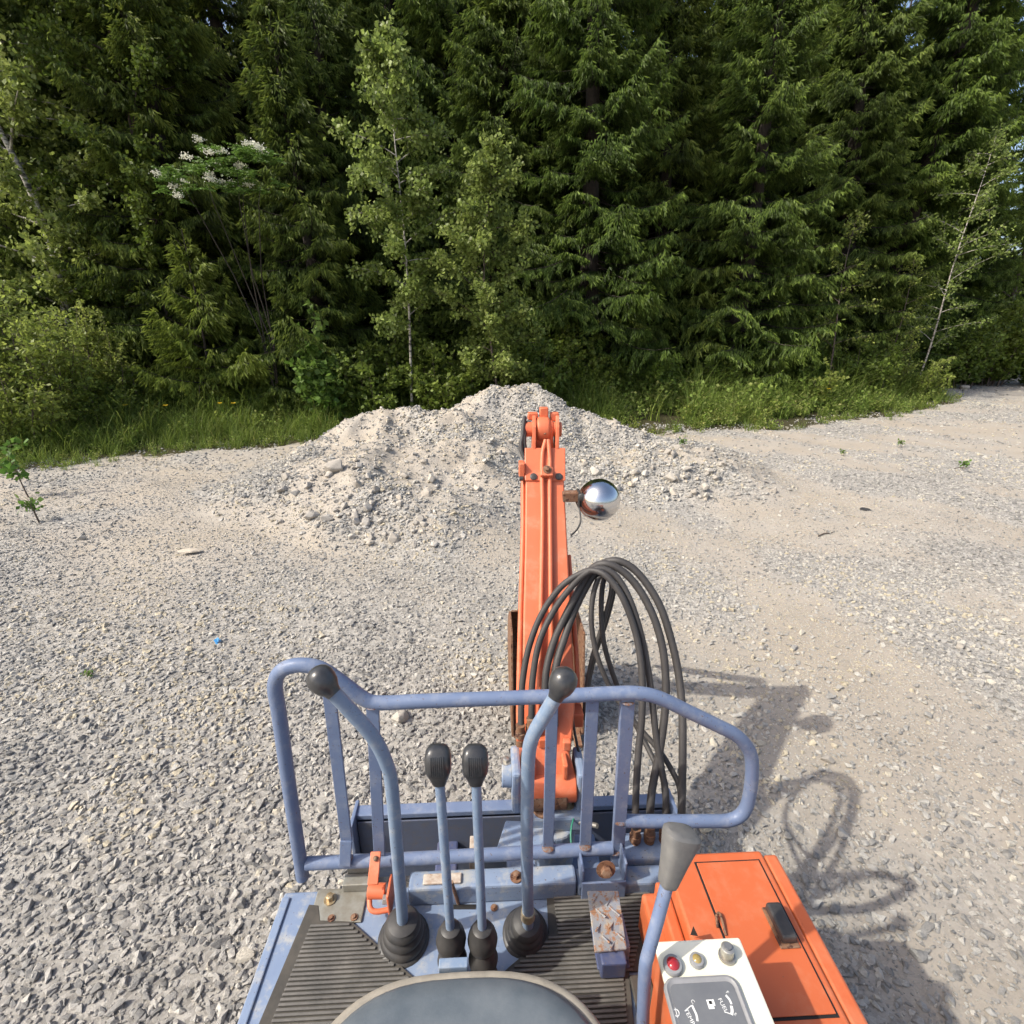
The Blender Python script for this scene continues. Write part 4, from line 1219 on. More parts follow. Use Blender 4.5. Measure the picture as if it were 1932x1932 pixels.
# hoses
def zh(zx, zy): return 907 + 0.245 * zx, 1026 + 0.245 * zy
def hose(pts, r=0.0093, name='hydraulic_hose'):
    P = [at(*zh(x, y), s=s) for x, y, s in pts]
    return MB().tube(spline(P, 7), r, 12).build(name, HOSE, EX, 0, 60)
hoses = [
    hose([(310, 1440, 1.45), (312, 1250, 1.46), (322, 1060, 1.47), (370, 800, 1.48), (470, 540, 1.49), (620, 330, 1.48), (780, 225, 1.46), (880, 208, 1.44), (980, 260, 1.42), (1090, 410, 1.41), (1180, 640, 1.41), (1225, 850, 1.40), (1245, 1080, 1.39), (1240, 1350, 1.38), (1215, 1600, 1.37), (1195, 1930, 1.36), (1190, 2200, 1.35)]),
    hose([(390, 1390, 1.45), (392, 1250, 1.45), (400, 1040, 1.46), (450, 760, 1.47), (560, 520, 1.48), (700, 330, 1.47), (830, 215, 1.45), (950, 195, 1.44), (1060, 270, 1.43), (1160, 460, 1.42), (1240, 720, 1.42), (1290, 980, 1.41), (1325, 1250, 1.40), (1350, 1480, 1.39), (1390, 1720, 1.38), (1425, 1930, 1.37), (1420, 2180, 1.355)]),
    hose([(495, 1420, 1.46), (495, 1200, 1.45), (505, 980, 1.46), (560, 760, 1.48), (650, 560, 1.49), (770, 330, 1.49), (860, 190, 1.48), (960, 155, 1.46), (1090, 210, 1.45), (1220, 350, 1.44), (1330, 560, 1.43), (1400, 800, 1.42), (1425, 1050, 1.41), (1420, 1280, 1.40), (1385, 1550, 1.39), (1330, 1830, 1.38), (1310, 1980, 1.365), (1300, 2190, 1.355)], 0.0108),
    hose([(570, 1400, 1.46), (565, 1180, 1.45), (580, 950, 1.46), (640, 740, 1.48), (720, 520, 1.50), (830, 300, 1.50), (930, 165, 1.49), (1040, 130, 1.47), (1160, 180, 1.46), (1280, 310, 1.45), (1390, 500, 1.44), (1480, 790, 1.43), (1530, 1050, 1.42), (1552, 1300, 1.40), (1555, 1600, 1.38), (1550, 1930, 1.37), (1545, 2150, 1.355)], 0.0108),
    hose([(800, 1330, 1.57), (815, 1130, 1.56), (860, 880, 1.54), (935, 640, 1.53), (1000, 400, 1.52), (1005, 290, 1.51), (960, 225, 1.50), (905, 270, 1.49), (862, 420, 1.49), (852, 600, 1.49), (880, 800, 1.49), (930, 960, 1.49), (1000, 1110, 1.49), (1120, 1290, 1.47), (1250, 1450, 1.45), (1380, 1600, 1.42), (1480, 1760, 1.40), (1530, 1880, 1.38), (1548, 2100, 1.36)], 0.0078),
    hose([(795, 1350, 1.59), (825, 1100, 1.585), (880, 850, 1.575), (965, 600, 1.56), (1025, 360, 1.55), (1015, 260, 1.53), (970, 230, 1.52), (938, 330, 1.52), (928, 520, 1.52), (945, 740, 1.52), (990, 920, 1.52), (1050, 1090, 1.52), (1140, 1290, 1.50), (1250, 1500, 1.48), (1340, 1680, 1.44), (1400, 1800, 1.41), (1425, 2000, 1.37)], 0.0078),
]
MB().tube(spline([at(*zh(700, 1260), s=1.52), at(*zh(715, 1400), s=1.52), at(*zh(745, 1560), s=1.51), at(*zh(780, 1690), s=1.50)], 6), 0.004, 8).build('electric_cable', RUBBER, EX, 0, 60)
# crimped ends
for px, py, s in ((982, 1380, 1.452), (1002, 1367, 1.452), (1199, 1575, 1.355), (1226, 1570, 1.357), (1255, 1567, 1.357), (1283, 1558, 1.357)):
    c = at(px, py, s=s)
    MB().lathe(c, (0, 0.05, 1), [(-0.045, 0.009), (-0.044, 0.014), (-0.026, 0.014), (-0.025, 0.010), (-0.018, 0.010), (-0.017, 0.0155), (-0.002, 0.0155), (-0.001, 0.0125), (0.012, 0.0125), (0.022, 0.0135)], 14).build('hose_fitting', RUSTY, EX, 0, 35)
mfb = at(1240, 1592, s=1.345)
MB().bb((mfb.x - 0.09, mfb.y - 0.03, mfb.z - 0.07), (mfb.x + 0.09, mfb.y + 0.045, mfb.z - 0.012)).build('hose_manifold', BLUE_FLOOR, EX, 0.005)
# hoses at the boom's tip
hp = [ct(990, 865, 1.98), ct(984, 852, 1.985), ct(983, 838, 1.99), ct(986, 822, 2.0), ct(988, 800, 2.01), ct(990, 787, 2.03)]
MB().tube(spline(hp, 6), 0.0075, 10).build('hydraulic_hose', HOSE, EX, 0, 60)
hp = [ct(993, 866, 1.99), ct(991, 850, 2.0), ct(989, 832, 2.0), ct(990, 815, 2.01), ct(991, 795, 2.03)]
MB().tube(spline(hp, 6), 0.0075, 10).build('hydraulic_hose', HOSE, EX, 0, 60)
MB().box(ct(984, 885, 1.95), (0.018, 0.05, 0.05)).build('pipe_block', ORANGE_BOOM, boom, 0.003)
MB().cyl(ct(980, 903, 1.92), ct(987, 903, 1.92), 0.008, 10).build('bleed_plug', RUBBER, boom, 0, 40)

# chrome work lamp on its bracket
ls_ = 1.90
lc_ = ct(1131, 944, ls_)
fw = Vector((0.10, 0.99, -0.25)).normalized()
LRd = 0.0685
prof = []
for k in range(15):
    a = math.pi * (1 - k / 28.0)
    prof.append((math.cos(a) * LRd, math.sin(a) * LRd))
prof += [(0.006, LRd * 1.03), (0.014, LRd * 1.05), (0.022, LRd * 1.03), (0.024, LRd * 0.96)]
lamp = MB().lathe(lc_, fw, prof, 48).build('work_lamp', CHROME, EX, 0, 45)
m_, nt_, b_ = mat_new('lamp_glass')
b_.inputs['Base Color'].default_value = (0.8, 0.82, 0.82, 1); b_.inputs['Roughness'].default_value = 0.1
n_ = noise(nt_, 30, 2); nt_.links.new(ramp(nt_, n_.outputs['Fac'], [(0.3, (0.6, 0.62, 0.62)), (0.7, (0.8, 0.82, 0.82))]).outputs[0], b_.inputs['Base Color'])
MB().lathe(lc_, fw, [(0.0245, LRd * 0.94), (0.034, LRd * 0.6), (0.038, LRd * 0.1)], 32).build('lamp_glass', m_, lamp, 0, 60)
MB().lathe(ct(1098, 937, ls_ - 0.035), (-0.3, -1, 0.15), [(0, 0.012), (0.012, 0.012), (0.014, 0.009)], 16).build('lamp_socket', RUBBER, lamp, 0, 40)
bk0, bk1 = ct(1066, 934, ls_ + 0.0), ct(1092, 938, ls_)
MB().box((bk0 + bk1) / 2, ((bk1 - bk0).length + 0.02, 0.035, 0.032)).build('lamp_bracket', RUSTY, lamp, 0.003)
MB().box(ct(1091, 940, ls_), (0.008, 0.05, 0.055)).build('lamp_bracket', RUBBER, lamp, 0.003)
MB().tube(spline([ct(1090, 950, 1.89), ct(1094, 965, 1.87), ct(1095, 985, 1.85), ct(1088, 1000, 1.83), ct(1077, 1010, 1.81)], 6), 0.003, 8).build('lamp_cable', RUBBER, lamp, 0, 60)

# ------------------------------------------------------------------ vegetation
def unit(a): return a / np.maximum(np.linalg.norm(a, axis=-1, keepdims=True), 1e-9)

def blades(org, dirn, length, width, rng, cross=True):
    """lens-shaped blades: a crossed pair for each shoot (or a single one); returns verts, quads"""
    n = len(org)
    ref = unit(rng.normal(size=(n, 3)))
    s1 = unit(np.cross(dirn, ref)); s2 = unit(np.cross(dirn, s1))
    L = length[:, None]; W = width[:, None]
    tip = org + dirn * L; mid = org + dirn * L * 0.45
    q1 = np.stack([org, mid - s1 * W, tip, mid + s1 * W], 1)
    if cross:
        q2 = np.stack([org, mid - s2 * W, tip, mid + s2 * W], 1)
        v = np.concatenate([q1, q2], 1).reshape(-1, 3)
        per = 8
    else:
        v = q1.reshape(-1, 3); per = 4
    f = np.arange(len(v)).reshape(-1, 4)
    return v, f, per

class Crown:
    def __init__(self):
        self.v, self.f, self.t, self.n = [], [], [], 0
        self.wv, self.wf, self.wn = [], [], 0
    def add(self, v, f, tint, per):
        self.v.append(v); self.f.append(f + self.n); self.t.append(np.repeat(tint, per)); self.n += len(v)
    def wood(self, P, r, n=4):
        """a tapering twig or stem through the points P"""
        P = np.asarray(P, float); m = len(P)
        rr_ = np.linspace(r[0], r[1], m) if not np.isscalar(r) else np.full(m, r)
        t = unit(np.gradient(P, axis=0))
        ref = np.where(np.abs(t[:, 2:3]) < 0.9, np.array([[0, 0, 1.0]]), np.array([[1.0, 0, 0]]))
        a = unit(np.cross(t, ref)); b = np.cross(t, a)
        ang = np.arange(n) * 2 * np.pi / n
        ring_ = P[:, None, :] + (a[:, None, :] * np.cos(ang)[None, :, None] + b[:, None, :] * np.sin(ang)[None, :, None]) * rr_[:, None, None]
        v = ring_.reshape(-1, 3)
        i = np.arange(m - 1)[:, None] * n; k = np.arange(n)[None, :]; k2 = (k + 1) % n
        f = np.stack([i + k, i + k2, i + n + k2, i + n + k], -1).reshape(-1, 4)
        self.wv.append(v); self.wf.append(f + self.wn); self.wn += len(v)
    def meshes(self, leaf, bark):
        V = np.concatenate(self.v); F = np.concatenate(self.f)
        me = np_mesh('crown', V, F, 4); attr(me, 'tint', 'FLOAT', np.concatenate(self.t)); me.materials.append(leaf)
        WV = np.concatenate(self.wv); WF = np.concatenate(self.wf)
        tm = np_mesh('trunk', WV, WF, 4); tm.materials.append(bark); tm.shade_smooth()
        return me, tm

def rotz(a):
    c, s = math.cos(a), math.sin(a)
    return np.array([[c, -s, 0], [s, c, 0], [0, 0, 1.0]])

def spruce_branch(rng, L, droop, up, inner, fine=1.0):
    """one bough along +x; shoots hang from side twigs"""
    o, d, l, t = [], [], [], []
    twigs = []
    step = 0.068 / fine
    ss = np.arange(inner, 1.0, step / max(L, 0.25))
    ax = lambda s: np.array([L * s * (1 - 0.06 * s), 0.05 * L * math.sin(3 * s), L * (-droop * s + up * s * s)])
    twigs.append(np.array([ax(s) for s in np.linspace(0, 1, 6)]))
    for s in ss:
        for sd in (-1, 1):
            if rng.random() < 0.2: continue
            p0 = ax(s)
            ln = min(0.42 * L * (1 - s) ** 0.65 + 0.07, 0.46) * rng.uniform(0.7, 1.15)
            an = R(rng.uniform(42, 68)) * sd
            dr = np.array([math.cos(an), math.sin(an), rng.uniform(-0.25, 0.1)])
            m = max(int(ln / 0.041 * fine), 2)
            tt = (np.arange(m) + 0.6) / m
            hang = rng.uniform(0.35, 0.9)
            pts = p0 + dr * (tt * ln)[:, None] + np.array([0, 0, -1.0]) * (hang * ln * tt ** 2)[:, None] * 0.6
            for sg in (-1, 1):
                perp = np.array([-dr[1], dr[0], 0]) * sg
                dd = dr * 0.45 + perp * 0.42 + np.array([0, 0, -0.95 - 0.35 * hang])
                o.append(pts + rng.normal(0, 0.006, (m, 3))); d.append(np.tile(dd, (m, 1)) + rng.normal(0, 0.22, (m, 3)))
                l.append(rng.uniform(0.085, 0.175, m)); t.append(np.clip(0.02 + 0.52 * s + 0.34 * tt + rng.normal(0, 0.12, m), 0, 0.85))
            o.append(pts[-1:]); d.append((dr + np.array([0, 0, -hang]))[None]); l.append(np.array([rng.uniform(0.10, 0.16)])); t.append(np.array([min(0.5 + 0.45 * s + rng.uniform(0, 0.15), 1)]))
    e = ax(0.99); tip = unit(ax(1.0) - ax(0.93))
    o.append(np.tile(e, (3, 1))); d.append(np.tile(tip, (3, 1)) + rng.normal(0, 0.25, (3, 3))); l.append(np.array([0.12, 0.1, 0.1])); t.append(np.array([0.95, 0.9, 0.9]))
    return np.concatenate(o), unit(np.concatenate(d)), np.concatenate(l), np.concatenate(t), twigs

def make_spruce(seed, Ht, reach, z0, mat, young=False, whorl=0.25, per=7, dead=30, zmax=99):
    rng = np.random.default_rng(seed)
    pool = []
    for L in (0.35, 0.6, 0.9, 1.25, 1.65):
        for k in range(4):
            pool.append((L, spruce_branch(rng, L, rng.uniform(0.12, 0.3) if young else rng.uniform(0.25, 0.6), rng.uniform(0.2, 0.45), 0.05 if (young or L < 0.8) else 0.26, 1.0)))
    cr = Crown()
    bend = rng.normal(0, 0.03, 2)
    trunk_at = lambda z: np.array([bend[0] * z + 0.05 * math.sin(z * 0.9 + seed), bend[1] * z, z])
    cr.wood([trunk_at(z) for z in np.linspace(-0.15, Ht, 14)], (0.022 * Ht + 0.015 if not young else 0.035, 0.006), 8)
    z = z0
    while z < min(Ht - 0.1, zmax):
        frac = (z - z0) / (Ht - z0)
        Lz = reach * (1 - frac) ** (1.15 if young else 0.85) + 0.12
        if not young and frac < 0.12: Lz *= 0.75 + 2 * frac
        n = per if Lz > 0.4 else max(per - 1, 4)
        a0 = rng.uniform(0, 6.28)
        for k in range(n):
            L = Lz * rng.choice([rng.uniform(0.45, 0.8), rng.uniform(0.8, 1.32)])
            cand = [b for b in pool if abs(b[0] - L) == min(abs(c[0] - L) for c in pool)]
            Lb, (o, d, l, t, tw) = cand[rng.integers(0, len(cand))]
            sc = L / Lb
            M = rotz(a0 + k * 6.283 / n + rng.normal(0, 0.25))
            tilt = (0.55 * frac ** 1.5 + (0.18 if young else 0.0)) + rng.normal(0, 0.14)
            ct, st_ = math.cos(tilt), math.sin(tilt)
            T = M @ np.array([[ct, 0, -st_], [0, 1, 0], [st_, 0, ct]])
            base = trunk_at(z + rng.normal(0, 0.06))
            oo = (o * sc) @ T.T + base; dd = d @ T.T
            keep = rng.random(len(oo)) < 0.93
            ll = l[keep] * rng.uniform(0.9, 1.15)
            v, f, per_ = blades(oo[keep], dd[keep], ll, 0.0065 + ll * 0.05, rng)
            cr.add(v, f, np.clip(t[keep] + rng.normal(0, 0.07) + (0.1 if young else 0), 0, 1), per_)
            for w_ in tw:
                cr.wood((w_ * sc) @ T.T + base, (0.004 + 0.006 * L, 0.002), 4)
        z += whorl * rng.uniform(0.75, 1.2) * (0.75 if frac > 0.7 else 1)
    # leader
    top = trunk_at(Ht)
    m = 26
    o = np.array([trunk_at(zz) for zz in np.linspace(Ht - 0.55, Ht, m)])
    a = rng.uniform(0, 6.28, m)
    d = unit(np.stack([np.cos(a), np.sin(a), rng.uniform(0.1, 0.8, m)], -1))
    v, f, per_ = blades(o, d, rng.uniform(0.05, 0.11, m), np.full(m, 0.011), rng)
    cr.add(v, f, np.full(m, 0.9), per_)
    for _ in range(dead):   # bare dead twigs low on the trunk
        zz = rng.uniform(0.3, max(z0 + 1.2, 1.5)); a = rng.uniform(0, 6.28); ln = rng.uniform(0.3, 1.0)
        b0 = trunk_at(zz)
        cr.wood([b0, b0 + np.array([math.cos(a), math.sin(a), -0.05]) * ln * 0.5, b0 + np.array([math.cos(a + 0.2), math.sin(a + 0.2), -0.3]) * ln], (0.007, 0.002), 3)
    return cr.meshes(mat, BARK)

def leaves(cr, rng, pts, axis, size, slim, tint, droop=0.5, spread=0.9):
    n = len(pts)
    d = unit(axis * 0.5 + rng.normal(0, spread, (n, 3)) + np.array([0, 0, -droop]))
    ln = size * rng.uniform(0.7, 1.25, n)
    v, f, per = blades(pts, d, ln, ln * slim, rng, cross=False)
    cr.add(v, f, tint, per)

def make_broadleaf(seed, Ht, reach, z0, nbr, leaf_size, slim, mat, bark, trunk_r, lean=(0, 0), per_twig=14, twigs=9, wobble=0.05, droop=0.5, top_only=False, clump=0.05):
    """a single-stemmed tree: trunk, limbs, twigs, single leaves"""
    rng = np.random.default_rng(seed)
    cr = Crown()
    ph = rng.uniform(0, 6, 2)
    tr = lambda z: np.array([lean[0] * z + wobble * math.sin(z * 1.3 + ph[0]), lean[1] * z + wobble * math.cos(z * 1.1 + ph[1]) - wobble * math.cos(ph[1]), z])
    cr.wood([tr(z) for z in np.linspace(-0.1, Ht, 18)], (trunk_r, 0.005), 8)
    for k in range(nbr):
        fr = (k + rng.random()) / nbr
        z = z0 + (Ht - z0) * fr
        L = reach * (math.sin(math.pi * min(0.22 + 0.8 * fr, 1.0)) ** 0.8 + 0.12) * rng.uniform(0.6, 1.15)
        a = k * 2.4 + rng.normal(0, 0.5)
        el = rng.uniform(0.25, 0.8)
        b0 = tr(z)
        dirn = np.array([math.cos(a) * math.cos(el), math.sin(a) * math.cos(el), math.sin(el)])
        pts = [b0 + dirn * L * s + np.array([0, 0, -0.22 * L * s * s]) for s in np.linspace(0, 1, 5)]
        cr.wood(pts, (0.004 + trunk_r * 0.22, 0.002), 4)
        for j in range(twigs):
            s = rng.uniform(0.15, 1.0)
            p0 = b0 + dirn * L * s + np.array([0, 0, -0.22 * L * s * s])
            td = unit(dirn + rng.normal(0, 0.7, 3) + np.array([0, 0, -0.15]))
            tl = rng.uniform(0.12, 0.32) * (0.6 + 0.4 * reach)
            cr.wood([p0, p0 + td * tl], (0.0025, 0.001), 3)
            m = per_twig
            u_ = rng.random(m)[:, None]
            pp = p0 + td * tl * u_ + rng.normal(0, clump, (m, 3))
            leaves(cr, rng, pp, np.tile(td, (m, 1)), leaf_size, slim, np.clip(0.35 + 0.35 * rng.random(m) + rng.normal(0, 0.15), 0, 1), droop)
    return cr.meshes(mat, bark)

def make_bush(seed, Ht, spread, stems, leaf_size, slim, mat, bark=None, per_twig=9, twigs=14, upright=0.6, droop=0.25, bare=0.15):
    rng = np.random.default_rng(seed)
    cr = Crown()
    for k in range(stems):
        a = rng.uniform(0, 6.28); rad = spread * math.sqrt(rng.random())
        h = Ht * rng.uniform(0.55, 1.05) * (1 - 0.35 * (rad / spread) ** 2)
        top = np.array([math.cos(a) * rad, math.sin(a) * rad, h])
        b0 = np.array([math.cos(a) * rad, math.sin(a) * rad, 0]) * (1 - upright) + np.array([0, 0, -0.05])
        mid = (b0 + top) / 2 + rng.normal(0, 0.06 * Ht, 3)
        P = np.array([b0 * (1 - s) ** 2 + 2 * mid * s * (1 - s) + top * s * s for s in np.linspace(0, 1, 6)])
        cr.wood(P, (0.006 + 0.004 * Ht, 0.002), 4)
        for j in range(twigs):
            s = rng.uniform(bare, 1.0)
            p0 = b0 * (1 - s) ** 2 + 2 * mid * s * (1 - s) + top * s * s
            an = rng.uniform(0, 6.28)
            td = unit(np.array([math.cos(an), math.sin(an), rng.uniform(0.1, 0.9)]))
            tl = rng.uniform(0.1, 0.32) * (0.5 + 0.35 * Ht)
            cr.wood([p0, p0 + td * tl], (0.003, 0.001), 3)
            u_ = rng.random(per_twig)[:, None]
            pp = p0 + td * tl * u_ + rng.normal(0, 0.025, (per_twig, 3))
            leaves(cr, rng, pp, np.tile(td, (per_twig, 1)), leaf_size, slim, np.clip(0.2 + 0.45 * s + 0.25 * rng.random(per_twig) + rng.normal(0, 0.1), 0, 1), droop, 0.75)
    return cr.meshes(mat, bark or TWIG)

def place(name, meshes, x, y, label, cat='tree', group=None, rz=None, sc=1.0, parts=('trunk', 'crown'), z=None, tilt=(0, 0)):
    e = empty(name, (x, y, float(gh(x, y)) - 0.02 if z is None else z), random.uniform(0, 6.28) if rz is None else rz)
    e.rotation_euler = (tilt[0], tilt[1], e.rotation_euler.z)
    e.scale = (sc, sc, sc)
    cm, tm = meshes
    for nm, me in ((parts[0], tm), (parts[1], cm)):
        o = bpy.data.objects.new(nm, me); COL.objects.link(o); o.parent = e
    return tag(e, label, cat, group)

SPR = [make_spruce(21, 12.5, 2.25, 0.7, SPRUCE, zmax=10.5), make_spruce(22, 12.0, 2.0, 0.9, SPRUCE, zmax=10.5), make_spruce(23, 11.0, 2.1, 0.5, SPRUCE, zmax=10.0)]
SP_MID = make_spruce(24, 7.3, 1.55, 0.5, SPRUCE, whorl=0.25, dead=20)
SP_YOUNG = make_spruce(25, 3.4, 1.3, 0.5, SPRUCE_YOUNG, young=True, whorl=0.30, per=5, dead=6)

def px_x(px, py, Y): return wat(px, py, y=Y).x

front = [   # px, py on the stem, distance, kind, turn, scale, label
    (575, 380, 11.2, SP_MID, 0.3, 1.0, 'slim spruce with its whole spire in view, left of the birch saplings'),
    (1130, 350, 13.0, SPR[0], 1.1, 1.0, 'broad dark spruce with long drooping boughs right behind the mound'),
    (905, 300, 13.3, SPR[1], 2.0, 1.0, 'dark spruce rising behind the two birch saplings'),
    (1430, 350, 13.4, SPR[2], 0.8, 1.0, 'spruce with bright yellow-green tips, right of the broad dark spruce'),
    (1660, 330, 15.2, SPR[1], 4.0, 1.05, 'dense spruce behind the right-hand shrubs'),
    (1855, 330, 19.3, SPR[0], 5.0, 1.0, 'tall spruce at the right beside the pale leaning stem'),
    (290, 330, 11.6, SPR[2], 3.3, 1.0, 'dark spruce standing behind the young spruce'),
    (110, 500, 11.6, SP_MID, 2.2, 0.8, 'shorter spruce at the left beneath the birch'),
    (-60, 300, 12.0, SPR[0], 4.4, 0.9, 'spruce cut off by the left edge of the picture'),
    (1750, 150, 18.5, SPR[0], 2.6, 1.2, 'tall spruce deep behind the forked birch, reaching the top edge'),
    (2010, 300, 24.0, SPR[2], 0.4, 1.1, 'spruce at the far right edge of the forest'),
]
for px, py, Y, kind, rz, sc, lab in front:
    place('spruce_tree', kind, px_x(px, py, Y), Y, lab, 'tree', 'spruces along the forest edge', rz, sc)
rt = np.random.default_rng(4)
for row, (Y0, pitch, y_step) in enumerate([(14.6, 135, 0.0), (17.2, 120, 0.0), (20.0, 110, 0.0), (23.5, 100, 0.0), (27.0, 85, 0.0), (30.5, 75, 0.0)]):
    for px in range(-70 + row * 40, 2150, pitch):
        Y = Y0 + rt.uniform(-0.9, 0.9) + max(0, (px - 1250) / 700.0) * 3.4
        x = px_x(px + rt.uniform(-30, 30), 420, Y)
        if Y < edge_y(x) + 2.2: continue
        place('spruce_tree', SPR[rt.integers(0, 3)], x, Y, 'spruce standing deep in the shaded forest behind the front row', 'tree', 'spruces deep in the forest', rt.uniform(0, 6.28), rt.uniform(0.95, 1.15) + 0.12 * (row > 2))
place('young_spruce', SP_YOUNG, px_x(405, 780, 10.1), 10.1, 'young light green spruce standing alone at the left edge of the grass', 'tree', None, 0.6, 1.0)

# broadleaved trees
B1 = make_broadleaf(31, 6.2, 1.0, 1.7, 38, 0.07, 0.42, BIRCH, BIRCH_BARK, 0.03, per_twig=22, twigs=17)
place('birch_sapling', B1, px_x(765, 600, 10.2), 10.2, 'slender birch sapling with a thin pale stem and light leaves', 'tree', 'birch saplings')
B2 = make_broadleaf(32, 4.6, 1.05, 0.7, 34, 0.07, 0.42, BIRCH, TWIG, 0.026, per_twig=22, twigs=17, wobble=0.09)
place('birch_sapling', B2, px_x(935, 640, 10.0), 10.0, 'shorter bushy birch sapling just behind the mound top', 'tree', 'birch saplings')
B3 = make_broadleaf(33, 9.0, 1.7, 1.2, 60, 0.08, 0.42, BIRCH, BIRCH_BARK, 0.09, lean=(-0.09, 0.0), per_twig=22, twigs=20, wobble=0.12)
place('birch_tree', B3, px_x(150, 640, 10.6), 10.6, 'leaning birch with a pale trunk among leaves at the upper left', 'tree', None, 0.0)
B4 = make_broadleaf(34, 6.0, 1.1, 1.2, 30, 0.06, 0.42, BIRCH, BIRCH_BARK, 0.026, lean=(0.045, 0.0), per_twig=14, twigs=10, wobble=0.10)
place('birch_tree', B4, px_x(1750, 640, 14.2), 14.2, 'thin pale birch with a forked stem leaning at the right', 'tree', None, 0.0)
B5 = make_broadleaf(35, 8.5, 1.9, 1.0, 44, 0.075, 0.42, SHRUB, TWIG, 0.07, per_twig=24, twigs=22)
place('broadleaf_tree', B5, px_x(1960, 420, 20.6), 20.6, 'leafy green broadleaved tree at the right edge of the picture', 'tree', None, 1.0, 1.3)
place('broadleaf_tree', B5, px_x(250, 250, 11.4), 11.4, 'leafy tree between the birch and the slim spruce at the upper left', 'tree', None, 2.0, 0.95)
B6 = make_broadleaf(36, 4.2, 0.75, 1.0, 16, 0.06, 0.4, WILLOW, TWIG, 0.025, per_twig=9, twigs=7)
place('willow_sapling', B6, px_x(1575, 640, 12.9), 12.9, 'thin grey-stemmed sapling with pale leaves, right of the boom', 'tree', None, 0.4)
place('willow_sapling', B6, px_x(1690, 640, 13.9), 13.9, 'small pale-leaved sapling left of the forked birch', 'tree', None, 2.4, 0.8)

# rowan with white blossom
def make_rowan():
    rng = np.random.default_rng(41); cr = Crown()
    fl = Crown()
    for k, (tx, ty, h) in enumerate([(-0.75, -0.3, 4.05), (-0.25, -0.4, 4.15), (0.25, -0.3, 4.35), (0.7, -0.35, 4.3), (0.2, -0.1, 4.0)]):
        P = [np.array([0.05, 0.3, -0.1]), np.array([tx * 0.12 + 0.1 * math.sin(k), 0.35, 1.6]), np.array([tx * 0.35 - 0.1, 0.2, 2.7]), np.array([tx * 0.75, ty, 3.7]), np.array([tx, ty, h])]
        cr.wood(P, (0.016, 0.003), 5)
        for j in range(16):
            p0 = np.array([tx, ty, h]) + rng.normal(0, 1, 3) * np.array([0.20, 0.2, 0.13])
            for q in range(6):
                a = rng.uniform(0, 6.28); d = np.array([math.cos(a), math.sin(a), rng.uniform(-0.3, 0.2)])
                u_ = np.linspace(0.02, 0.14, 7)
                for sg in (-1, 1):
                    perp = np.array([-d[1], d[0], 0]) * sg
                    pts = p0 + d * u_[:, None]
                    dd = unit(np.tile(d * 0.4 + perp + np.array([0, 0, -0.15]), (7, 1)) + rng.normal(0, 0.15, (7, 3)))
                    v, f, per = blades(pts, dd, np.full(7, 0.055), np.full(7, 0.011), rng, cross=False)
                    cr.add(v, f, np.clip(0.5 + rng.normal(0, 0.2, 7), 0, 1), per)
            if j % 5 == 0:
                m = 90
                c = p0 + np.array([0, -0.16, 0.05])
                pts = c + rng.normal(0, 1, (m, 3)) * np.array([0.042, 0.042, 0.022])
                v, f, per = blades(pts, unit(rng.normal(size=(m, 3)) * 0.5 + np.array([0, -0.3, 1.0])), np.full(m, 0.02), np.full(m, 0.01), rng)
                fl.add(v, f, rng.random(m), per)
    cm, tm = cr.meshes(MAPLE, BARK)
    V_ = np.concatenate(fl.v); F_ = np.concatenate(fl.f)
    bm_ = np_mesh('blossom', V_, F_, 4); attr(bm_, 'tint', 'FLOAT', np.concatenate(fl.t)); bm_.materials.append(FLOWER_W)
    return cm, tm, bm_
rc, rtk, rb_ = make_rowan()
rw = place('rowan_tree', (rc, rtk), px_x(462, 480, 9.9), 9.9, 'small rowan with white blossom clusters against the dark spruces', 'tree', None, 0.0)
o = bpy.data.objects.new('blossom', rb_); COL.objects.link(o); o.parent = rw

# shrubs
W1 = make_bush(51, 2.7, 1.05, 26, 0.075, 0.26, WILLOW, per_twig=12, twigs=34)
W2 = make_bush(52, 1.5, 0.8, 16, 0.07, 0.28, WILLOW, per_twig=12, twigs=24)
S1 = make_bush(53, 1.7, 0.85, 20, 0.085, 0.40, SHRUB, per_twig=12, twigs=28)
S2 = make_bush(54, 1.15, 0.75, 18, 0.075, 0.42, SHRUB, per_twig=12, twigs=22)
S3 = make_bush(55, 2.3, 0.8, 16, 0.09, 0.45, SHRUB, per_twig=12, twigs=32)
M1 = make_bush(56, 2.0, 0.42, 9, 0.11, 0.48, MAPLE, per_twig=12, twigs=26)
T1 = make_bush(57, 1.2, 0.30, 5, 0.08, 0.42, WILLOW, per_twig=8, twigs=9)
def shrub(kind, px, Y, lab, sc=1.0, name='shrub', cat='shrub', rz=None, py=760):
    x = px_x(px, py, Y)
    return place(name, kind, x, Y, lab, cat, 'shrubs along the forest edge' if cat == 'shrub' else None, rz, sc, ('stems', 'foliage'))
shrub(W1, 60, 8.4, 'tall pale willow bush filling the left edge of the picture', 1.0, 'willow_bush')
shrub(W1, 150, 9.2, 'willow bush behind the grass, second from the left edge', 0.85, 'willow_bush', rz=2.0)
shrub(W2, 20, 7.8, 'low willow bush at the gravel edge on the far left', 1.0, 'willow_bush')
shrub(W2, 175, 8.7, 'small willow bush with yellow flowers in front of it', 0.75, 'willow_bush', rz=1.0)
shrub(W1, -90, 8.4, 'willow bush half cut off by the left picture edge', 1.1, 'willow_bush', rz=4.0)
shrub(M1, 612, 9.9, 'bright green maple-like bush left of the mound', 1.0, 'maple_bush')
shrub(S2, 285, 9.7, 'low broad-leaved bush left of the young spruce', 1.0)
shrub(S2, 480, 10.4, 'low shaded bush right of the young spruce', 1.0, rz=2)
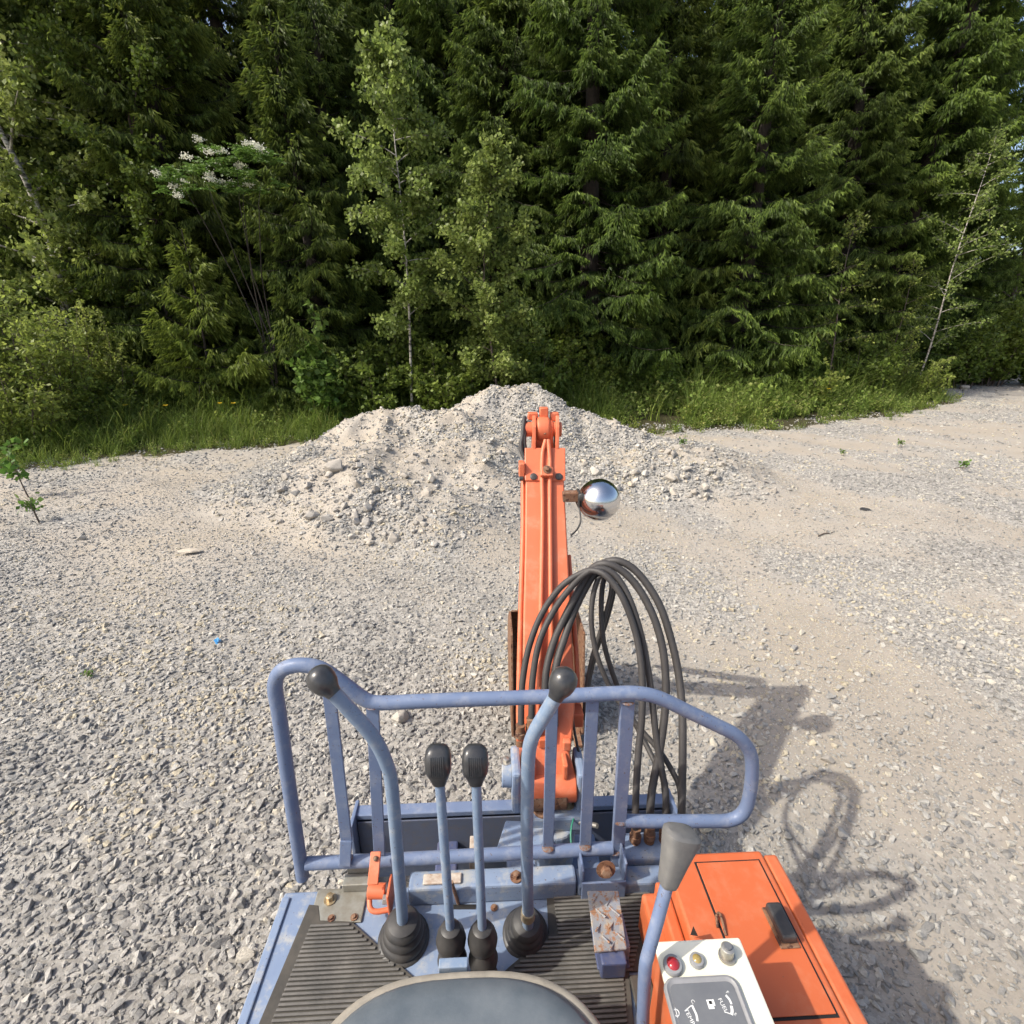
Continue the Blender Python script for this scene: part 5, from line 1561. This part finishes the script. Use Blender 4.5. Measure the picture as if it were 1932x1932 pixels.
shrub(S1, 560, 10.9, 'leafy bush under the slim spruce', 0.9)
shrub(S1, 700, 10.2, 'leafy bush behind the left crest of the mound', 0.95, rz=1)
shrub(S3, 780, 10.9, 'taller bush around the foot of the slender birch', 0.9, rz=2)
shrub(S1, 850, 10.3, 'leafy bush directly behind the mound top', 0.95, rz=3)
shrub(S3, 930, 11.1, 'tall dense bush around the bushy birch sapling', 0.95, rz=4)
shrub(S1, 1000, 10.9, 'leafy bush behind the boom tip', 0.95, rz=5)
shrub(S3, 1090, 11.8, 'bush right of the boom tip under the broad spruce', 0.85, rz=0.5)
shrub(S1, 1160, 12.2, 'dark leafy bush where the right grass begins', 0.8, rz=1.5)
shrub(S2, 1250, 12.2, 'low bush behind the middle of the right grass verge', 1.0, rz=2.5)
shrub(S1, 1340, 12.6, 'leafy bush below the yellow-tipped spruce', 0.85, rz=3.5)
shrub(S2, 1420, 13.0, 'low pale bush behind the right grass verge', 1.05, rz=4.5)
shrub(S3, 1490, 13.4, 'taller bush left of the grey-stemmed sapling', 0.9, rz=5.5)
shrub(T1, 1545, 12.0, 'small bright fern-like bush standing in the right verge', 1.0, rz=0.7)
shrub(T1, 1655, 12.9, 'small yellow-green sapling in the right verge', 0.9, rz=1.7)
shrub(S1, 1620, 13.4, 'grey-green bush right of the grey-stemmed sapling', 1.0, rz=2.7)
shrub(W2, 1700, 13.9, 'pale bush under the forked birch', 1.1, rz=3.7)
shrub(S3, 1800, 16.4, 'bush right of the forked birch', 1.0, rz=4.7)
shrub(S1, 1850, 17.8, 'rounded bush near the far right end of the verge', 1.2, rz=5.7)
shrub(W2, 1915, 20.3, 'bush at the right end of the verge beside the road', 1.3, rz=0.2)
shrub(S3, 2000, 23.0, 'bush beyond the right edge of the picture', 1.2, rz=1.2)
# darker undergrowth between the trunks
for i, px in enumerate(range(-80, 2080, 88)):
    Y = 12.6 + max(0, (px - 1150) / 780.0) * 5.0 + rt.uniform(-0.5, 0.7) - (1.2 if px < 500 else 0)
    place('shrub', (S1, S3, S2)[i % 3], px_x(px, 740, Y), Y, 'dark undergrowth bush between the spruce trunks', 'shrub', 'undergrowth in the forest', rt.uniform(0, 6.28), rt.uniform(0.9, 1.3), ('stems', 'foliage'))

# saplings growing in the gravel on the left
sp_m = make_bush(61, 0.95, 0.16, 1, 0.085, 0.4, MAPLE, per_twig=8, twigs=8, bare=0.3)
p = hit(62, 940)
place('sapling', sp_m, p.x, p.y, 'bare little sapling with a tuft of leaves in the gravel at the left', 'sapling', None, 0.4, 1.0, ('stems', 'foliage'))
sp_s = make_bush(62, 0.34, 0.08, 2, 0.06, 0.4, MAPLE, per_twig=5, twigs=4, bare=0.4)
p = hit(80, 985)
place('sapling', sp_s, p.x, p.y, 'tiny sprout in the gravel near the left edge', 'sapling', None, 1.0, 1.0, ('stems', 'foliage'))
for px, py, sc, lab in [(1810, 890, 0.6, 'low green weed sprig on the gravel at the far right'), (1700, 845, 0.5, 'green weed sprig on the gravel behind, near the verge'), (168, 1280, 0.25, 'single green leafy sprig lying on the coarse gravel at the left'), (1290, 845, 0.5, 'weed sprig right of the mound'), (1590, 860, 0.4, 'flat green weed on the packed gravel on the right')]:
    p = hit(px, py)
    place('weed', sp_s, p.x, p.y, lab, 'weed', None, None, sc, ('stems', 'foliage'))

# grass: tufts scattered along the verge
def tuft(seed, n, h, spread, lean, w=0.006):
    rng = np.random.default_rng(seed)
    V_, F_, T_ = [], [], []
    for k in range(n):
        a = rng.uniform(0, 6.28); b0 = np.array([rng.normal(0, spread), rng.normal(0, spread), -0.02])
        L = h * rng.uniform(0.5, 1.15); d = np.array([math.cos(a), math.sin(a), 0]); s = np.array([-d[1], d[0], 0])
        ln = lean * rng.uniform(0.4, 1.6)
        o = len(V_)
        for i in range(4):
            t = i / 3; ww = w * (1 - t * 0.85)
            c = b0 + np.array([0, 0, 1.0]) * L * (t - 0.35 * ln * t * t) + d * L * ln * t * t
            V_ += [c - s * ww, c + s * ww]
        for i in range(3): F_.append((o + 2 * i, o + 2 * i + 1, o + 2 * i + 3, o + 2 * i + 2))
        T_ += [np.clip(0.35 + rng.normal(0, 0.25), 0, 1)] * 8
    me = np_mesh('tuft', np.array(V_), np.array(F_), 4); attr(me, 'tint', 'FLOAT', T_); return me
tufts = [tuft(70 + i, 20, (0.42, 0.55, 0.30, 0.65, 0.22)[i], 0.07, (0.55, 0.75, 0.5, 0.6, 0.6)[i]) for i in range(5)]
def weedy(seed):
    rng = np.random.default_rng(seed); cr = Crown()
    for k in range(14):
        a = rng.uniform(0, 6.28); P0 = np.array([rng.normal(0, 0.06), rng.normal(0, 0.06), 0.0]); h = rng.uniform(0.1, 0.32)
        pts = P0 + np.array([math.cos(a) * 0.08, math.sin(a) * 0.08, h]) * np.linspace(0.2, 1, 8)[:, None]
        leaves(cr, rng, pts, np.tile(np.array([math.cos(a), math.sin(a), 0.2]), (8, 1)), 0.05, 0.35, np.clip(0.6 + rng.normal(0, 0.2, 8), 0, 1), 0.0, 0.7)
    V_ = np.concatenate(cr.v); F_ = np.concatenate(cr.f)
    me = np_mesh('weed', V_, F_, 4); attr(me, 'tint', 'FLOAT', np.concatenate(cr.t)); return me
weeds = [weedy(90 + i) for i in range(3)]
TUFTS = variants('grass_variants', tufts + weeds, GRASS, 'grass_tuft')
def grass_points():
    rng = np.random.default_rng(8)
    n = 110000
    x = rng.uniform(-14, 26, n); y = rng.uniform(3, 28, n)
    b = beyond(x, y)
    k = in_view(x, y, 1.2) & (rng.random(n) < np.where(x > 1.0, 0.6, 1.0)) & (b > -0.55) & (b < 4.2)
    x, y, b = x[k], y[k], b[k]
    dens = np.clip((b + 0.55) / 1.1, 0, 1) ** 1.5 * np.clip((4.4 - b) / 2.5, 0.2, 1) * np.clip(fbm(x, y, 1.3, 91) * 3.2 - 1.0, 0.06, 1)
    dens = np.where((x < -0.5) & (b > 0), np.maximum(dens, 0.75 * np.clip((3.2 - b) / 1.5, 0, 1)), dens)
    dens *= np.where(mound(x, y) > 0.06, 0.0, 1.0)
    k = rng.random(len(x)) < dens
    x, y, b = x[k], y[k], b[k]
    sc = np.clip(0.45 + b * 0.6, 0.4, 1.3) * rng.uniform(0.7, 1.25, len(x))
    sc *= np.where(x > 1.5, 1.4, 1.05)
    return x, y, b, sc
x_, y_, b_, s_ = grass_points()
n_ = len(x_); rgs = np.random.default_rng(12)
pick = np.where(rgs.random(n_) < np.where(x_ > 2, 0.5, 0.15), rgs.integers(5, 8, n_), rgs.integers(0, 5, n_))
scatter('grass', TUFTS, np.column_stack([x_, y_, gh(x_, y_) - 0.01]), np.column_stack([rgs.normal(0, 0.12, n_), rgs.normal(0, 0.12, n_), rgs.uniform(0, 6.28, n_)]),
        s_[:, None] * np.ones((n_, 3)), pick, rgs.random(n_), 'green grass and weeds along the edge of the gravel yard', 'grass')

# dandelions
def dandelion():
    st = MB().tube([(0, 0, 0), (0.005, 0, 0.12), (0.0, 0.01, 0.25)], 0.003, 5)
    hd = MB()
    rng = np.random.default_rng(3)
    for k in range(26):
        a = k * 2.4; r_ = 0.022 * math.sqrt((k + 1) / 26)
        c = Vector((0, 0.01, 0.252)); d = Vector((math.cos(a), math.sin(a), 0.35))
        s = Vector((-math.sin(a), math.cos(a), 0)) * 0.005
        q = c + d * (r_ + 0.008)
        hd.add([c + d * r_ * 0.3 - s, q - s, q + s, c + d * r_ * 0.3 + s], [(0, 1, 2, 3)])
    m, nt, b = mat_new('dandelion_yellow')
    n1 = noise(nt, 80, 2); nt.links.new(ramp(nt, n1.outputs['Fac'], [(0.3, (0.6, 0.36, 0.01)), (0.7, (0.75, 0.52, 0.02))]).outputs[0], b.inputs['Base Color'])
    return st, hd, m
st_, hd_, YEL = dandelion()
stem_me = head_me = None
for i, (px, py, lab) in enumerate([(218, 797, 'dandelion at the left edge of the grass, furthest left'), (278, 792, 'dandelion nearest the dark gap left of the young spruce'), (253, 812, 'dandelion lowest in the left grass'), (325, 812, 'dandelion in the grass in front of the dark gap'), (424, 806, 'paler dandelion right under the young spruce'), (450, 806, 'dandelion furthest right in the left grass'), (1555, 768, 'dandelion in the right verge below the fern-like bush'), (1568, 760, 'second dandelion in the right verge'), (110, 800, 'dandelion beneath the willow bush')]):
    p = hit(px, py + 12)
    e = empty('dandelion', p, i * 1.3); e.scale = (1.5, 1.5, 2.1)
    if stem_me is None:
        so = st_.build('stem', GRASS, e); ho = hd_.build('flower_head', YEL, e, fix=False); stem_me, head_me = so.data, ho.data
        a_ = stem_me.attributes.new('tint', 'FLOAT', 'POINT')
    else:
        for nm, me in (('stem', stem_me), ('flower_head', head_me)):
            o = bpy.data.objects.new(nm, me); COL.objects.link(o); o.parent = e
    tag(e, lab, 'flower', 'dandelions in the grass')

# litter on the yard
p = hit(410, 1215)
rngl = np.random.default_rng(2)
lv = MB()
for k in range(5):
    c = Vector((rngl.normal(0, 0.018), rngl.normal(0, 0.018), 0.02 + 0.008 * k))
    a = rngl.uniform(0, 6.28)
    u_ = Vector((math.cos(a), math.sin(a), rngl.normal(0, 0.5))) * 0.028; v_ = Vector((-math.sin(a), math.cos(a), rngl.normal(0, 0.6))) * 0.018
    lv.add([c - u_ - v_, c + u_ - v_ * 0.6, c + u_ * 1.1 + v_, c - u_ * 0.7 + v_], [(0, 1, 2, 3)])
blu = plain('blue_plastic', (0.06, 0.3, 0.62), (0.12, 0.4, 0.7), rough=0.35)
sc_ = lv.build('plastic_scrap', blu, None, fix=False); sc_.location = p; sc_.scale = (0.62, 0.62, 0.62)
sm = sc_.modifiers.new('thickness', 'SOLIDIFY'); sm.thickness = 0.001
tag(sc_, 'crumpled scrap of bright blue plastic lying on the gravel', 'litter')
p = hit(1632, 963)
cp = MB().lathe((0, 0, 0), (0, 0, 1), [(0, 0.05), (0.012, 0.05), (0.016, 0.043), (0.010, 0.036)], 24).build('round_lid', RUBBER, None, 0, 40)
cp.location = p + Vector((0, 0, 0.003))
tag(cp, 'small black round lid lying on the packed gravel at the right', 'lid')
for px, py, rz, lab in [(1560, 1010, 0.4, 'thin dry twig on the gravel to the right'), (2448 * .789 * .94, 885, 0.1, 'dark twig on the gravel at the far right')]:
    p = hit(px, py)
    t_ = MB().tube([(-0.12, 0, 0.012), (-0.03, 0.012, 0.02), (0.05, 0.0, 0.014), (0.13, 0.02, 0.016)], [0.006, 0.006, 0.005, 0.003], 6); t_.tube([(0.0, 0.005, 0.016), (0.06, 0.05, 0.02)], [0.004, 0.002], 5)
    t_ = t_.build('twig', TWIG, None, 0, 60); t_.location = p; t_.rotation_euler = (0, 0, rz)
    tag(t_, lab, 'twig')
